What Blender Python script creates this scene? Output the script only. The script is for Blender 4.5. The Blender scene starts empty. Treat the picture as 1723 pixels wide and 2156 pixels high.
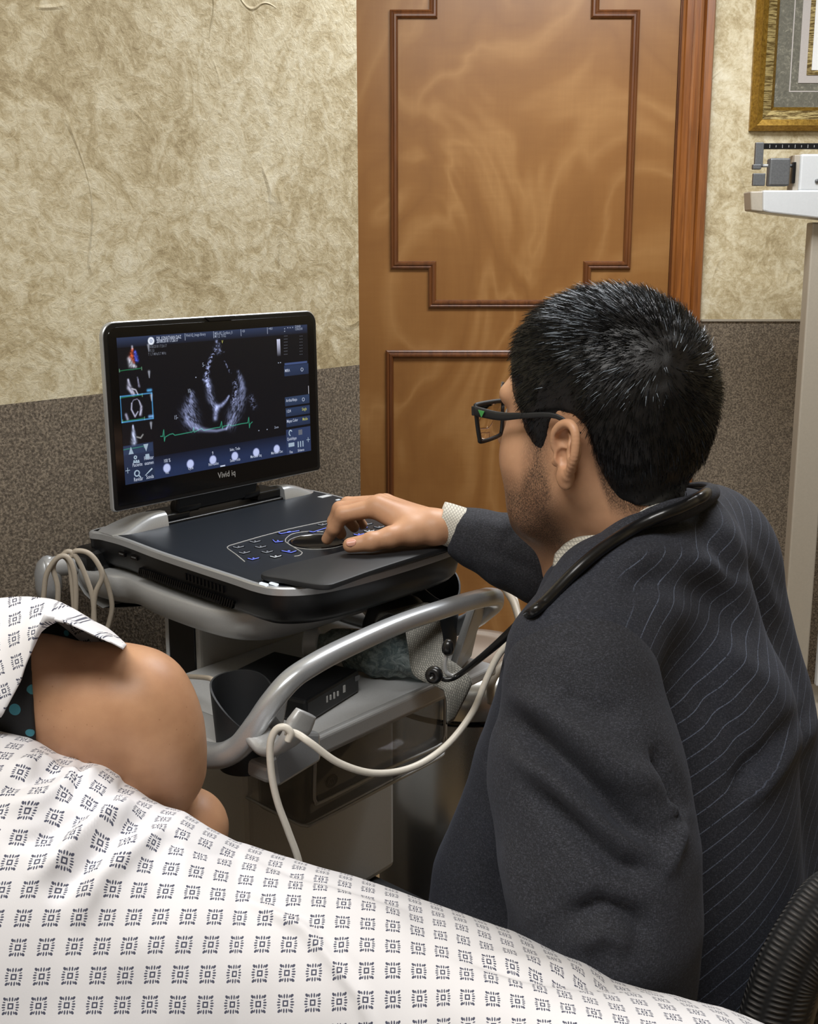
import bpy, math, random
import numpy as np
from mathutils import Vector, Matrix
random.seed(7)
rng = np.random.default_rng(11)
D = bpy.data
S = bpy.context.scene
COL = S.collection
R = math.radians
def V3(*a): return np.array(a, float)

# ------------------------------------------------------------------ camera, world, lights
F = 2400.0
PIT = math.atan(488 / 2400)
CAMZ = 1.3
cd = D.cameras.new('camera')
cd.sensor_fit = 'HORIZONTAL'; cd.sensor_width = 36.0
cd.lens = 36.0 * F / 1723.0
cd.shift_y = -(1078 - 1008) / 1723.0
cd.clip_start = 0.02
cam = D.objects.new('camera', cd); COL.objects.link(cam)
cam.location = (0, 0, CAMZ)
cam.rotation_euler = (math.pi / 2 - PIT, 0, 0)
S.camera = cam
S.view_settings.view_transform = 'Standard'
S.view_settings.look = 'None'
S.view_settings.exposure = 0.0
S.view_settings.gamma = 1.0
S.view_settings.use_curve_mapping = False
W = D.worlds.new('world'); S.world = W; W.use_nodes = True
W.node_tree.nodes['Background'].inputs[0].default_value = (0.75, 0.85, 1.0, 1)
W.node_tree.nodes['Background'].inputs[1].default_value = 0.25

def area(name, loc, size, power, col, rot=(0, 0, 0)):
    l = D.lights.new(name, 'AREA'); l.shape = 'RECTANGLE'; l.size, l.size_y = size
    l.energy = power; l.color = col
    o = D.objects.new(name, l); COL.objects.link(o); o.location = loc; o.rotation_euler = rot
    return o
area('ceiling_panel_light', (0.6, 2.15, 2.46), (1.1, 0.55), 40, (0.95, 0.97, 1.0))
area('ceiling_panel_light', (-0.35, 0.1, 2.46), (1.1, 0.55), 38, (1.0, 0.985, 0.96))

# ------------------------------------------------------------------ view helpers (pixel of the photograph -> point on a real plane)
sp, cp = math.sin(PIT), math.cos(PIT)
CC = V3(0, 0, CAMZ)
def ray(px, py):
    u = (px - 861.5) / F; v = (1008 - py) / F
    return V3(u, cp + v * sp, v * cp - sp)
def atz(px, py, z): r = ray(px, py); return CC + r * (z - CAMZ) / r[2]
def aty(px, py, y): r = ray(px, py); return CC + r * y / r[1]
O0 = V3(-.266, 1.61, 0); YAW = R(49.36)
d1 = V3(math.cos(YAW), math.sin(YAW), 0); d2 = V3(math.sin(YAW), -math.cos(YAW), 0); UP = V3(0, 0, 1)
def L(s, w, z): return O0 + d1 * s + d2 * w + UP * z
def atw(px, py, w): r = ray(px, py); return CC + r * ((w - (CC - O0) @ d2) / (r @ d2))
def ats(px, py, s): r = ray(px, py); return CC + r * ((s - (CC - O0) @ d1) / (r @ d1))
def A_(px, py, y): return aty(px, py, y)
def toL(P): q = P - O0; return V3(q @ d1, q @ d2, P[2])
def topix(P):
    P = np.atleast_2d(P); x, y, z = P[:, 0], P[:, 1], P[:, 2] - CAMZ
    d = y * cp - z * sp; up = y * sp + z * cp
    return np.stack([861.5 + F * x / d, 1008 - F * up / d], 1)

# ------------------------------------------------------------------ object helpers
WLOC = {}
def _link(o, parent, loc):
    COL.objects.link(o); o.location = loc
    WLOC[o.name] = Vector(loc)
    if parent is not None:
        o.parent = parent
        o.matrix_parent_inverse = Matrix.Translation(-WLOC[parent.name])
def tag(o, label=None, cat=None, group=None, kind=None):
    if label: o['label'] = label
    if cat: o['category'] = cat
    if group: o['group'] = group
    if kind: o['kind'] = kind
    return o
def empty(name, loc, label=None, cat=None, group=None, kind=None):
    o = D.objects.new(name, None); o.empty_display_size = .05
    _link(o, None, tuple(loc)); return tag(o, label, cat, group, kind)
def mesh(name, verts, faces, mats, parent=None, smooth=True, uv=None, fm=None, bevel=0, bseg=2, origin=None, sub=0, solid=0, auto=None):
    v = np.asarray(verts, float)
    if origin is None:
        mn, mx = v.min(0), v.max(0); origin = V3((mn[0] + mx[0]) / 2, (mn[1] + mx[1]) / 2, mn[2])
    me = D.meshes.new(name)
    me.from_pydata((v - origin).tolist(), [], [tuple(int(i) for i in f) for f in faces] if not isinstance(faces, np.ndarray) else faces.tolist())
    if not isinstance(mats, (list, tuple)): mats = [mats]
    for m in mats: me.materials.append(m)
    if fm is not None: me.polygons.foreach_set('material_index', np.asarray(fm, np.int32))
    me.polygons.foreach_set('use_smooth', np.full(len(me.polygons), bool(smooth)))
    if uv is not None:
        ul = me.uv_layers.new(name='uv'); idx = np.zeros(len(me.loops), np.int32); me.loops.foreach_get('vertex_index', idx)
        ul.data.foreach_set('uv', np.asarray(uv, float)[idx].ravel())
    me.update()
    o = D.objects.new(name, me); _link(o, parent, tuple(origin))
    if solid:
        m = o.modifiers.new('solid', 'SOLIDIFY'); m.thickness = solid; m.offset = 0
    if bevel:
        m = o.modifiers.new('bevel', 'BEVEL'); m.width = bevel; m.segments = bseg; m.limit_method = 'ANGLE'; m.angle_limit = R(35)
        m.harden_normals = False
    if sub:
        m = o.modifiers.new('sub', 'SUBSURF'); m.levels = m.render_levels = sub
    if auto is not None:
        sh = np.array([e for e in range(0)])
        o.data.set_sharp_from_angle(angle=R(auto))
    return o
def setcol(o, name, cols):
    a = o.data.color_attributes.new(name, 'FLOAT_COLOR', 'POINT')
    c = np.ones((len(o.data.vertices), 4)); c[:, :cols.shape[1]] = cols
    a.data.foreach_set('color', c.ravel())
class MB:
    def __init__(s): s.v = []; s.f = []; s.m = []
    def add(s, v, f, m=0):
        b = len(s.v); s.v += [tuple(p) for p in v]; s.f += [tuple(i + b for i in q) for q in f]; s.m += [m] * len(f); return s
    def box(s, c, size, ax=None, m=0):
        ax = ax or (V3(1, 0, 0), V3(0, 1, 0), UP); c = np.asarray(c, float)
        P = [c + ax[0] * size[0] / 2 * i + ax[1] * size[1] / 2 * j + ax[2] * size[2] / 2 * k for k in (-1, 1) for j in (-1, 1) for i in (-1, 1)]
        fl = [(0, 2, 3, 1), (4, 5, 7, 6), (0, 1, 5, 4), (2, 6, 7, 3), (0, 4, 6, 2), (1, 3, 7, 5)]
        if np.cross(ax[0], ax[1]) @ ax[2] < 0: fl = [q[::-1] for q in fl]
        return s.add(P, fl, m)
    def prism(s, pts, vec, m=0):
        n = len(pts); pts = [np.asarray(p, float) for p in pts]; vec = np.asarray(vec, float)
        nn = sum((np.cross(pts[i] - pts[0], pts[(i + 1) % n] - pts[0]) for i in range(n)), V3(0, 0, 0))
        f = [tuple(range(n)), tuple(range(2 * n - 1, n - 1, -1))] + [(i, i + n, (i + 1) % n + n, (i + 1) % n) for i in range(n)]
        if nn @ vec > 0: f = [q[::-1] for q in f]
        return s.add(pts + [p + vec for p in pts], f, m)
    def tube(s, pts, r, n=12, m=0, cap=True, flat=None):
        v, f = tube_geo(pts, r, n, cap, flat); return s.add(v, f, m)
    def build(s, name, mats, parent=None, **k):
        return mesh(name, s.v, s.f, mats, parent, fm=s.m, **k)
def catmull(P, k=8, closed=False):
    P = np.asarray(P, float); n = len(P); out = []
    rngi = range(n) if closed else range(n - 1)
    for i in rngi:
        p0 = P[(i - 1) % n] if closed or i > 0 else 2 * P[0] - P[1]
        p1 = P[i]; p2 = P[(i + 1) % n]
        p3 = P[(i + 2) % n] if closed or i + 2 < n else 2 * P[-1] - P[-2]
        for j in range(k):
            t = j / k
            out.append(.5 * (2 * p1 + (p2 - p0) * t + (2 * p0 - 5 * p1 + 4 * p2 - p3) * t * t + (3 * p1 - p0 - 3 * p2 + p3) * t ** 3))
    if not closed: out.append(P[-1])
    return np.array(out)
def tube_geo(pts, r, n=12, cap=True, flat=None):
    P = np.asarray(pts, float); m = len(P); r = np.full(m, r) if np.isscalar(r) else np.interp(np.linspace(0, 1, m), np.linspace(0, 1, len(r)), r)
    T = np.gradient(P, axis=0); T /= np.linalg.norm(T, axis=1)[:, None] + 1e-12
    up = V3(0, 0, 1) if abs(T[0][2]) < .9 else V3(1, 0, 0)
    if flat is not None: up = np.asarray(flat[0], float)
    N = up - T[0] * (up @ T[0]); N /= np.linalg.norm(N); vs = []
    for i in range(m):
        if flat is not None: N = up - T[i] * (up @ T[i])
        else: N = N - T[i] * (N @ T[i])
        N /= np.linalg.norm(N) + 1e-12; B = np.cross(T[i], N)
        a = r[i]; b = r[i] * (flat[1] if flat is not None else 1)
        for k in range(n):
            t = 2 * math.pi * k / n; c_, s_ = math.cos(t), math.sin(t)
            if flat is not None and len(flat) > 2:
                e = flat[2]; c_ = math.copysign(abs(c_) ** e, c_); s_ = math.copysign(abs(s_) ** e, s_)
            vs.append(P[i] + N * a * c_ + B * b * s_)
    f = [(i * n + k, i * n + (k + 1) % n, (i + 1) * n + (k + 1) % n, (i + 1) * n + k) for i in range(m - 1) for k in range(n)]
    if cap: f += [tuple(range(n))[::-1], tuple((m - 1) * n + k for k in range(n))]
    return vs, f
def tube(name, pts, r, mat, parent=None, n=12, k=6, flat=None, **kw):
    pts = catmull(pts, k) if k else pts
    v, f = tube_geo(pts, r, n, True, flat); return mesh(name, v, f, mat, parent, **kw)
def lathe(c, prof, n=48, axis=UP):
    axis = np.asarray(axis, float); axis /= np.linalg.norm(axis)
    a = np.cross(axis, V3(1, 0, 0) if abs(axis[0]) < .9 else V3(0, 1, 0)); a /= np.linalg.norm(a); b = np.cross(axis, a)
    v = [np.asarray(c) + axis * h + (a * math.cos(2 * math.pi * k / n) + b * math.sin(2 * math.pi * k / n)) * r for r, h in prof for k in range(n)]
    f = [(i * n + k, i * n + (k + 1) % n, (i + 1) * n + (k + 1) % n, (i + 1) * n + k) for i in range(len(prof) - 1) for k in range(n)]
    f += [tuple(range(n))[::-1], tuple((len(prof) - 1) * n + k for k in range(n))]
    return v, f
def loftz(outline, levels, mats_idx=None):
    """outline (s,w) closed; levels [(z, inset)]"""
    P = np.asarray(outline, float); n = len(P)
    ar = .5 * np.sum(P[:, 0] * np.roll(P[:, 1], -1) - np.roll(P[:, 0], -1) * P[:, 1])
    T = np.roll(P, -1, 0) - np.roll(P, 1, 0); T /= np.linalg.norm(T, axis=1)[:, None] + 1e-9
    Nn = np.stack([-T[:, 1], T[:, 0]], 1) * (1 if ar > 0 else -1)
    v = []
    for z, ins in levels:
        Q = P + Nn * ins
        v += [L(q[0], q[1], z) for q in Q]
    f = []
    for i in range(len(levels) - 1):
        for k in range(n): f.append((i * n + k, i * n + (k + 1) % n, (i + 1) * n + (k + 1) % n, (i + 1) * n + k))
    f += [tuple(range(n))[::-1], tuple((len(levels) - 1) * n + k for k in range(n))]
    return v, f

# ------------------------------------------------------------------ material helpers
def srgb(r, g, b):
    return tuple(((c / 255) / 12.92 if c / 255 <= .04045 else ((c / 255 + .055) / 1.055) ** 2.4) for c in (r, g, b)) + (1,)
class NT:
    def __init__(s, name):
        s.m = D.materials.new(name); s.m.use_nodes = True; s.t = s.m.node_tree; s.b = s.t.nodes['Principled BSDF']; s.tc = None
    def n(s, typ, **k):
        nd = s.t.nodes.new(typ)
        for a, v in k.items(): setattr(nd, a, v)
        return nd
    def lk(s, a, b): s.t.links.new(a, b)
    def coord(s, kind='Object'):
        if s.tc is None: s.tc = s.n('ShaderNodeTexCoord')
        return s.tc.outputs[kind]
    def mapping(s, scale=(1, 1, 1), rot=(0, 0, 0), kind='Object', loc=(0, 0, 0)):
        mp = s.n('ShaderNodeMapping'); mp.inputs['Scale'].default_value = scale; mp.inputs['Rotation'].default_value = rot; mp.inputs['Location'].default_value = loc
        s.lk(s.coord(kind), mp.inputs[0]); return mp.outputs[0]
    def noise(s, vec, scale, detail=4, rough=.5, dist=0):
        t = s.n('ShaderNodeTexNoise'); t.inputs['Scale'].default_value = scale; t.inputs['Detail'].default_value = detail
        t.inputs['Roughness'].default_value = rough; t.inputs['Distortion'].default_value = dist
        s.lk(vec, t.inputs['Vector']); return t.outputs['Fac']
    def ramp(s, fac, stops):
        r = s.n('ShaderNodeValToRGB'); e = r.color_ramp.elements
        e[0].position, e[0].color = stops[0]; e[1].position, e[1].color = stops[-1]
        for p, c in stops[1:-1]: x = e.new(p); x.color = c
        s.lk(fac, r.inputs[0]); return r.outputs[0]
    def math(s, op, a, b=None, c=None):
        m = s.n('ShaderNodeMath', operation=op)
        for i, x in enumerate((a, b, c)):
            if x is None: continue
            if isinstance(x, (int, float)): m.inputs[i].default_value = x
            else: s.lk(x, m.inputs[i])
        return m.outputs[0]
    def mix(s, fac, a, b, mode='MIX'):
        m = s.n('ShaderNodeMix', data_type='RGBA', blend_type=mode)
        for i, x in ((0, fac), (6, a), (7, b)):
            if isinstance(x, (int, float, tuple)): m.inputs[i].default_value = x
            else: s.lk(x, m.inputs[i])
        return m.outputs[2]
    def bump(s, h, strength=.3, dist=.002, normal=None):
        b = s.n('ShaderNodeBump'); b.inputs['Strength'].default_value = strength; b.inputs['Distance'].default_value = dist
        s.lk(h, b.inputs['Height'])
        if normal: s.lk(normal, b.inputs['Normal'])
        s.lk(b.outputs[0], s.b.inputs['Normal']); return b.outputs[0]
    def set(s, col=None, rough=None, metal=None, **k):
        if col is not None:
            if isinstance(col, tuple): s.b.inputs['Base Color'].default_value = col
            else: s.lk(col, s.b.inputs['Base Color'])
        if rough is not None:
            if isinstance(rough, (int, float)): s.b.inputs['Roughness'].default_value = rough
            else: s.lk(rough, s.b.inputs['Roughness'])
        if metal is not None: s.b.inputs['Metallic'].default_value = metal
        for a, v in k.items(): s.b.inputs[a.replace('_', ' ')].default_value = v
        return s.m
def plain(name, col, rough=.5, metal=0, nscale=300, var=.12, bump=.05, **k):
    t = NT(name); nz = t.noise(t.coord(), nscale, 3)
    c0 = tuple(x * (1 - var) for x in col[:3]) + (1,); c1 = tuple(min(1, x * (1 + var)) for x in col[:3]) + (1,)
    t.set(t.ramp(nz, [(.3, c0), (.7, c1)]), rough, metal, **k)
    if bump: t.bump(nz, bump, .0005)
    return t.m
def emis(name, col, strength):
    t = NT(name); t.set((0, 0, 0, 1), .5); t.b.inputs['Emission Color'].default_value = col; t.b.inputs['Emission Strength'].default_value = strength; return t.m

M = {}
# plaster wallpaper
t = NT('plaster')
co = t.coord()
n1 = t.noise(co, 3.2, 3, .6, .6); n2 = t.noise(co, 16, 7, .72, 1.6); n3 = t.noise(co, 90, 4, .7, .6)
mixn = t.math('ADD', t.math('MULTIPLY', n1, .42), t.math('ADD', t.math('MULTIPLY', n2, .5), t.math('MULTIPLY', n3, .3)))
base = t.ramp(mixn, [(.50, srgb(166, 149, 113)), (.58, srgb(192, 177, 141)), (.66, srgb(216, 205, 174)), (.78, srgb(234, 227, 203))])
vo = t.n('ShaderNodeTexVoronoi', feature='DISTANCE_TO_EDGE'); vo.inputs['Scale'].default_value = 5
mv = t.n('ShaderNodeVectorMath', operation='ADD'); nn = t.n('ShaderNodeTexNoise'); nn.inputs['Scale'].default_value = 5; nn.inputs['Detail'].default_value = 3
t.lk(co, nn.inputs['Vector']); sc_ = t.n('ShaderNodeVectorMath', operation='SCALE'); sc_.inputs['Scale'].default_value = .5
t.lk(nn.outputs['Color'], sc_.inputs[0]); t.lk(co, mv.inputs[0]); t.lk(sc_.outputs[0], mv.inputs[1]); t.lk(mv.outputs[0], vo.inputs['Vector'])
line = t.math('SUBTRACT', 1, t.math('MINIMUM', t.math('MULTIPLY', t.math('ABSOLUTE', t.math('SUBTRACT', t.noise(co, 3.4, 1, .5, 1.3), .5)), 75), 1))
gate = t.math('MINIMUM', t.math('MAXIMUM', t.math('MULTIPLY', t.math('SUBTRACT', t.noise(co, 8, 2), .54), 12), 0), 1)
crease = t.math('MULTIPLY', line, gate)
h = t.math('ADD', t.math('MULTIPLY', crease, .6), t.math('MULTIPLY', n2, .55))
t.set(t.mix(t.math('MULTIPLY', crease, .12), base, srgb(140, 122, 84)), .72)
t.bump(t.math('ADD', h, t.math('MULTIPLY', n3, .5)), .75, .0035)
M['plaster'] = t.m
# dado
t = NT('dado_carpet'); co = t.coord()
a_ = t.noise(co, 260, 3, .6); b_ = t.noise(co, 14, 3)
cb = t.ramp(a_, [(.36, srgb(86, 77, 66)), (.5, srgb(118, 107, 93)), (.62, srgb(152, 139, 121))])
t.set(t.mix(t.math('MULTIPLY', b_, .2), cb, srgb(80, 70, 60)), .95); t.bump(a_, .6, .002)
M['dado'] = t.m
# door veneer
t = NT('door_veneer'); mp = t.mapping((1.6, 1.6, .75))
w0 = t.noise(mp, 1.7, 3, .45, 1.1)
rings = t.math('FRACT', t.math('MULTIPLY', w0, 6))
tri = t.math('ABSOLUTE', t.math('SUBTRACT', t.math('MULTIPLY', rings, 2), 1))
fig = t.noise(t.mapping((1, 1, 9)), 9, 4, .6, .5); fine = t.noise(t.mapping((140, 140, 7)), 1.2, 3)
lowf = t.noise(mp, 1.2, 2)
c1 = t.ramp(tri, [(0, srgb(146, 102, 55)), (.6, srgb(157, 112, 62)), (1, srgb(178, 134, 82))])
c2 = t.mix(t.math('MULTIPLY', fig, .38), c1, srgb(124, 80, 38))
c3 = t.mix(t.ramp(lowf, [(.42, (0, 0, 0, 1)), (.72, (.5, .5, .5, 1))]), c2, srgb(134, 88, 42))
t.set(t.mix(t.math('MULTIPLY', fine, .2), c3, srgb(110, 68, 30)), .36, Coat_Weight=.25, Coat_Roughness=.25)
t.bump(fine, .05, .001); M['veneer'] = t.m
def wood(name, a, b, rough=.35, st=(60, 60, 3)):
    t = NT(name); g = t.noise(t.mapping(st), 1.5, 5, .6, .4)
    t.set(t.ramp(g, [(.3, a), (.7, b)]), rough, Coat_Weight=.4, Coat_Roughness=.2); t.bump(g, .1, .001); return t.m
M['mould'] = wood('moulding_wood', srgb(84, 46, 22), srgb(122, 74, 38))
M['casing'] = wood('casing_wood', srgb(104, 58, 22), srgb(154, 94, 42))
# floor tile
t = NT('floor_tile'); br = t.n('ShaderNodeTexBrick'); br.offset = 0; t.lk(t.coord(), br.inputs['Vector'])
br.inputs['Scale'].default_value = 1; br.inputs['Brick Width'].default_value = .4; br.inputs['Row Height'].default_value = .4; br.inputs['Mortar Size'].default_value = .004
br.inputs['Color1'].default_value = srgb(148, 126, 96); br.inputs['Color2'].default_value = srgb(156, 134, 102); br.inputs['Mortar'].default_value = srgb(90, 78, 62)
t.set(t.mix(t.math('MULTIPLY', t.noise(t.coord(), 9, 6, .7), .5), br.outputs['Color'], srgb(120, 100, 74)), .4); M['tile'] = t.m
M['ceil'] = plain('ceiling_paint', srgb(225, 222, 212), .9, nscale=60)
M['silver'] = plain('silver_paint', srgb(184, 187, 190), .32, .55, nscale=900, var=.05, bump=.03)
M['silver_dark'] = plain('silver_paint_grey', srgb(176, 177, 177), .40, .3, nscale=900, var=.05, bump=.03)
M['greyplastic'] = plain('grey_plastic', srgb(182, 183, 183), .5, 0, nscale=500, var=.04)
M['ltgrey'] = plain('light_grey_plastic', srgb(168, 166, 160), .45, 0, nscale=500, var=.04)
M['black'] = plain('black_plastic', srgb(14, 15, 17), .38, 0, nscale=500, var=.1)
M['blackmatte'] = plain('black_matte', srgb(27, 29, 32), .55, 0, nscale=1500, var=.08)
M['blackgloss'] = plain('black_gloss', srgb(8, 8, 10), .12, 0, nscale=500, var=.1, bump=0)
M['deck'] = plain('deck_soft_black', srgb(24, 30, 38), .42, .15, nscale=1800, var=.06, bump=.02)
M['white'] = plain('white_enamel', srgb(204, 207, 209), .35, 0, nscale=200, var=.02, bump=.01)
M['beigemetal'] = plain('beige_enamel', srgb(172, 164, 150), .45, 0, nscale=200, var=.03)
M['greymetal'] = plain('grey_cast_metal', srgb(104, 106, 108), .45, .3, nscale=300)
M['cable'] = plain('white_cable', srgb(206, 200, 188), .4, 0, nscale=300, var=.03)
M['cablegrey'] = plain('grey_cable', srgb(170, 160, 145), .45, 0, nscale=300, var=.03)
M['led'] = emis('white_led', (.9, .95, 1, 1), 1.0)
M['ledblue'] = emis('blue_led', (.16, .22, 1, 1), 1.6)
M['keywhite'] = emis('key_backlight', (.75, .8, .9, 1), .5)
M['print'] = plain('grey_print', srgb(170, 170, 168), .4, nscale=300, bump=0)

# ------------------------------------------------------------------ room
YD = 3.264; DZ = 1.095; ZC = 2.5
wc = V3(-.088, 2.025, 0)
far = wc - d1 * 4.3
nb = -d2 * .12
def wall(name, a, b, back, extra=None):
    m = MB(); a = a * V3(1, 1, 0); b = b * V3(1, 1, 0)
    for z0, z1, mi in ((0, DZ, 1), (DZ, ZC, 0)):
        pts = [a + UP * z0, b + UP * z0] + ([e * V3(1, 1, 0) + UP * z0 for e in extra] if extra else []) + [b + back + UP * z0, a + back + UP * z0] if not extra else [a + UP * z0, b + UP * z0] + [e * V3(1, 1, 0) + UP * z0 for e in extra] + [a + back + UP * z0]
        m.prism(pts, UP * (z1 - z0), mi)
    o = m.build(name, [M['plaster'], M['dado']], None, smooth=False); return tag(o, kind='structure')
wall('wall_left', far, wc, nb, extra=[wc + V3(-.19, 1.2, 0), wc + V3(-.5, 1.2, 0), wc + nb - d1 * .6])
# door wall with opening
m = MB(); xl, xr, ztop = -.2, .742, 2.08
for x0, x1 in ((-1.5, xl), (xr, 2.4)):
    for z0, z1, mi in ((0, DZ, 1), (DZ, ZC, 0)):
        m.box(((x0 + x1) / 2, YD + .06, (z0 + z1) / 2), (x1 - x0, .12, z1 - z0), m=mi)
m.box(((xl + xr) / 2, YD + .06, (ztop + ZC) / 2), (xr - xl, .12, ZC - ztop), m=0)
tag(m.build('wall_back', [M['plaster'], M['dado']], None, smooth=False), kind='structure')
m = MB()
for z0, z1, mi in ((0, DZ, 1), (DZ, ZC, 0)): m.box((2.46, .6, (z0 + z1) / 2), (.12, 5.44, z1 - z0), m=mi)
tag(m.build('wall_right', [M['plaster'], M['dado']], None, smooth=False), kind='structure')
m = MB()
for z0, z1, mi in ((0, DZ, 1), (DZ, ZC, 0)): m.box((-.2, -2.16, (z0 + z1) / 2), (5.6, .12, z1 - z0), m=mi)
tag(m.build('wall_front', [M['plaster'], M['dado']], None, smooth=False), kind='structure')
tag(MB().box((-.2, .6, -.05), (5.8, 5.9, .1)).build('floor', M['tile'], None, smooth=False), kind='structure')
tag(MB().box((-.2, .6, ZC + .05), (5.8, 5.9, .1)).build('ceiling', M['ceil'], None, smooth=False), kind='structure')
# thin lip on top of the dado of the back wall
tag(MB().box((1.62, YD - .002, DZ + .001), (1.58, .006, .006)).build('trim_1', M['beigemetal'], None, smooth=False), kind='structure')
# door
dr = empty('door_1', (.27, YD, 0), kind='structure')
MB().box(((xl + .734) / 2, YD + .03, 1.04), (.734 - xl, .04, 2.07)).build('door_leaf', M['veneer'], dr, smooth=False)
def moulding(path, closed, nm='moulding'):
    # mitred frame following an orthogonal path (x,z) on the leaf
    prof = [(-.011, 0), (-.0105, .008), (-.006, .011), (-.003, .009), (.001, .0125), (.006, .0125), (.0095, .008), (.011, .002), (.011, 0)]
    P = [np.array(p, float) for p in path]; n = len(P); v = []; f = []; k = len(prof)
    for i in range(n):
        a = P[i] - P[i - 1] if (closed or i > 0) else P[1] - P[0]
        b = P[(i + 1) % n] - P[i] if (closed or i < n - 1) else a
        a = a / np.linalg.norm(a); b = b / np.linalg.norm(b)
        na = np.array([-a[1], a[0]]); nb_ = np.array([-b[1], b[0]]); mm = na + nb_; mm = mm / (mm @ na)
        for o_, h_ in prof: q = P[i] + mm * o_; v.append((q[0], YD + .0095 - h_, q[1]))
    for i in range(n if closed else n - 1):
        j = (i + 1) % n
        for q in range(k): f.append((i * k + q, i * k + (q + 1) % k, j * k + (q + 1) % k, j * k + q))
    o = mesh(nm, v, f, M['mould'], dr, smooth=False)
    return o
nx0, nx1, x0_, x1_ = .066, .503, -.041, .614
z_a, z_b, zb2, zt2 = 1.917, 1.25, 1.142, 2.03
moulding([(x0_, z_b), (nx0, z_b), (nx0, zb2), (nx1, zb2), (nx1, z_b), (x1_, z_b), (x1_, z_a), (nx1, z_a), (nx1, zt2), (nx0, zt2), (nx0, z_a), (x0_, z_a)], True)
moulding([(-.055, 1.0), (-.055, .12), (x1_ + .005, .12), (x1_ + .005, 1.0)], True)
# casing: fluted vertical + head
def casing(x0, x1, nm):
    prof = [(0, .0), (0, .012), (.06, .016), (.1, .022), (.3, .022), (.33, .017), (.4, .02), (.55, .02), (.62, .024), (.66, .018), (.72, .026), (.95, .03), (1, .024), (1, 0)]
    m = MB(); v = []; 
    for z in (0, 2.14):
        v += [(x0 + (x1 - x0) * a, YD - h_, z) for a, h_ in prof]
    k = len(prof); f = [(q, (q + 1) % k, (q + 1) % k + k, q + k) for q in range(k)] + [tuple(range(k))[::-1], tuple(range(k, 2 * k))]
    return tag(mesh(nm, v, f, M['casing'], None, smooth=False), kind='structure')
casing(.738, .822, 'trim_2')
tag(MB().box(((xl + .82) / 2, YD - .012, ztop + .04), (.82 - xl + .08, .024, .08)).build('trim_3', M['casing'], None, smooth=False, bevel=.004), kind='structure')
tag(MB().box((.741, YD + .05, 1.04), (.012, .09, 2.08)).build('trim_4', M['mould'], None, smooth=False), kind='structure')

# ------------------------------------------------------------------ picture frame
t = NT('gold_leaf'); nz = t.noise(t.coord(), 120, 5, .7)
t.set(t.ramp(nz, [(.3, srgb(120, 88, 28)), (.7, srgb(184, 148, 66))]), .35, .7); t.bump(nz, .2, .001); M['gold'] = t.m
t = NT('carved_gold'); nz = t.noise(t.mapping((30, 30, 260)), 1, 3, .7); ny = t.noise(t.coord(), 160, 3)
t.set(t.ramp(nz, [(.4, srgb(98, 78, 38)), (.6, srgb(206, 186, 128))]), .4, .5); t.bump(nz, 1, .003); M['carved'] = t.m
t = NT('marbled_mat'); nz = t.noise(t.coord(), 70, 8, .75, 1.5)
t.set(t.ramp(nz, [(.35, srgb(92, 90, 80)), (.55, srgb(112, 110, 98)), (.72, srgb(168, 164, 146))]), .8); M['marble'] = t.m
M['lilac'] = plain('lilac_mat', srgb(186, 180, 176), .8, nscale=200, var=.03)
M['paper'] = plain('paper', srgb(236, 238, 238), .8, nscale=200, var=.02, bump=0)
fx, fz = .934, 1.612
FW, FH = .62, .62
pf = empty('picture_frame', (fx + FW / 2, YD - .01, fz), 'gold carved wooden picture frame with grey marbled mat on the wall', 'picture frame')
def framering(nm, ins, wd, h0, h1, mat):
    a0, a1 = ins, ins + wd; v = []; f = []
    for (q, hh) in ((a0, h0), (a1, h1)):
        v += [(fx + q, YD - hh, fz + q), (fx + FW - q, YD - hh, fz + q), (fx + FW - q, YD - hh, fz + FW - q), (fx + q, YD - hh, fz + FW - q)]
    for q in (a0, a1):
        v += [(fx + q, YD, fz + q), (fx + FW - q, YD, fz + q), (fx + FW - q, YD, fz + FW - q), (fx + q, YD, fz + FW - q)]
    for k in range(4):
        j = (k + 1) % 4
        f += [(k, j, j + 4, k + 4), (k + 8, j + 8, j, k), (k + 4, j + 4, j + 12, k + 12)]
    return mesh(nm, v, f, mat, pf, smooth=False)
framering('outer_moulding', 0, .012, .012, .034, M['gold']); framering('outer_moulding', .012, .016, .036, .030, M['gold'])
framering('carved_band', .028, .024, .028, .022, M['carved']); framering('inner_lip', .052, .010, .022, .012, M['gold'])
MB().box((fx + FW / 2, YD - .005, fz + FW / 2), (FW - .12, .008, FW - .12)).build('mat_board', M['marble'], pf, smooth=False)
framering('inlay_line', .102, .003, .0098, .0098, M['lilac'])
MB().box((fx + FW / 2, YD - .0065, fz + FW / 2), (FW - .25, .009, FW - .25)).build('inner_mat', M['lilac'], pf, smooth=False)
framering('inner_frame', .146, .012, .014, .014, M['carved'])
MB().box((fx + FW / 2, YD - .0075, fz + FW / 2), (FW - .31, .010, FW - .31)).build('certificate', M['paper'], pf, smooth=False)
MB().box((fx + .21, YD - .0132, fz + .21), (.07, .001, .011)).build('printed_bar', M['greymetal'], pf, smooth=False)

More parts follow.
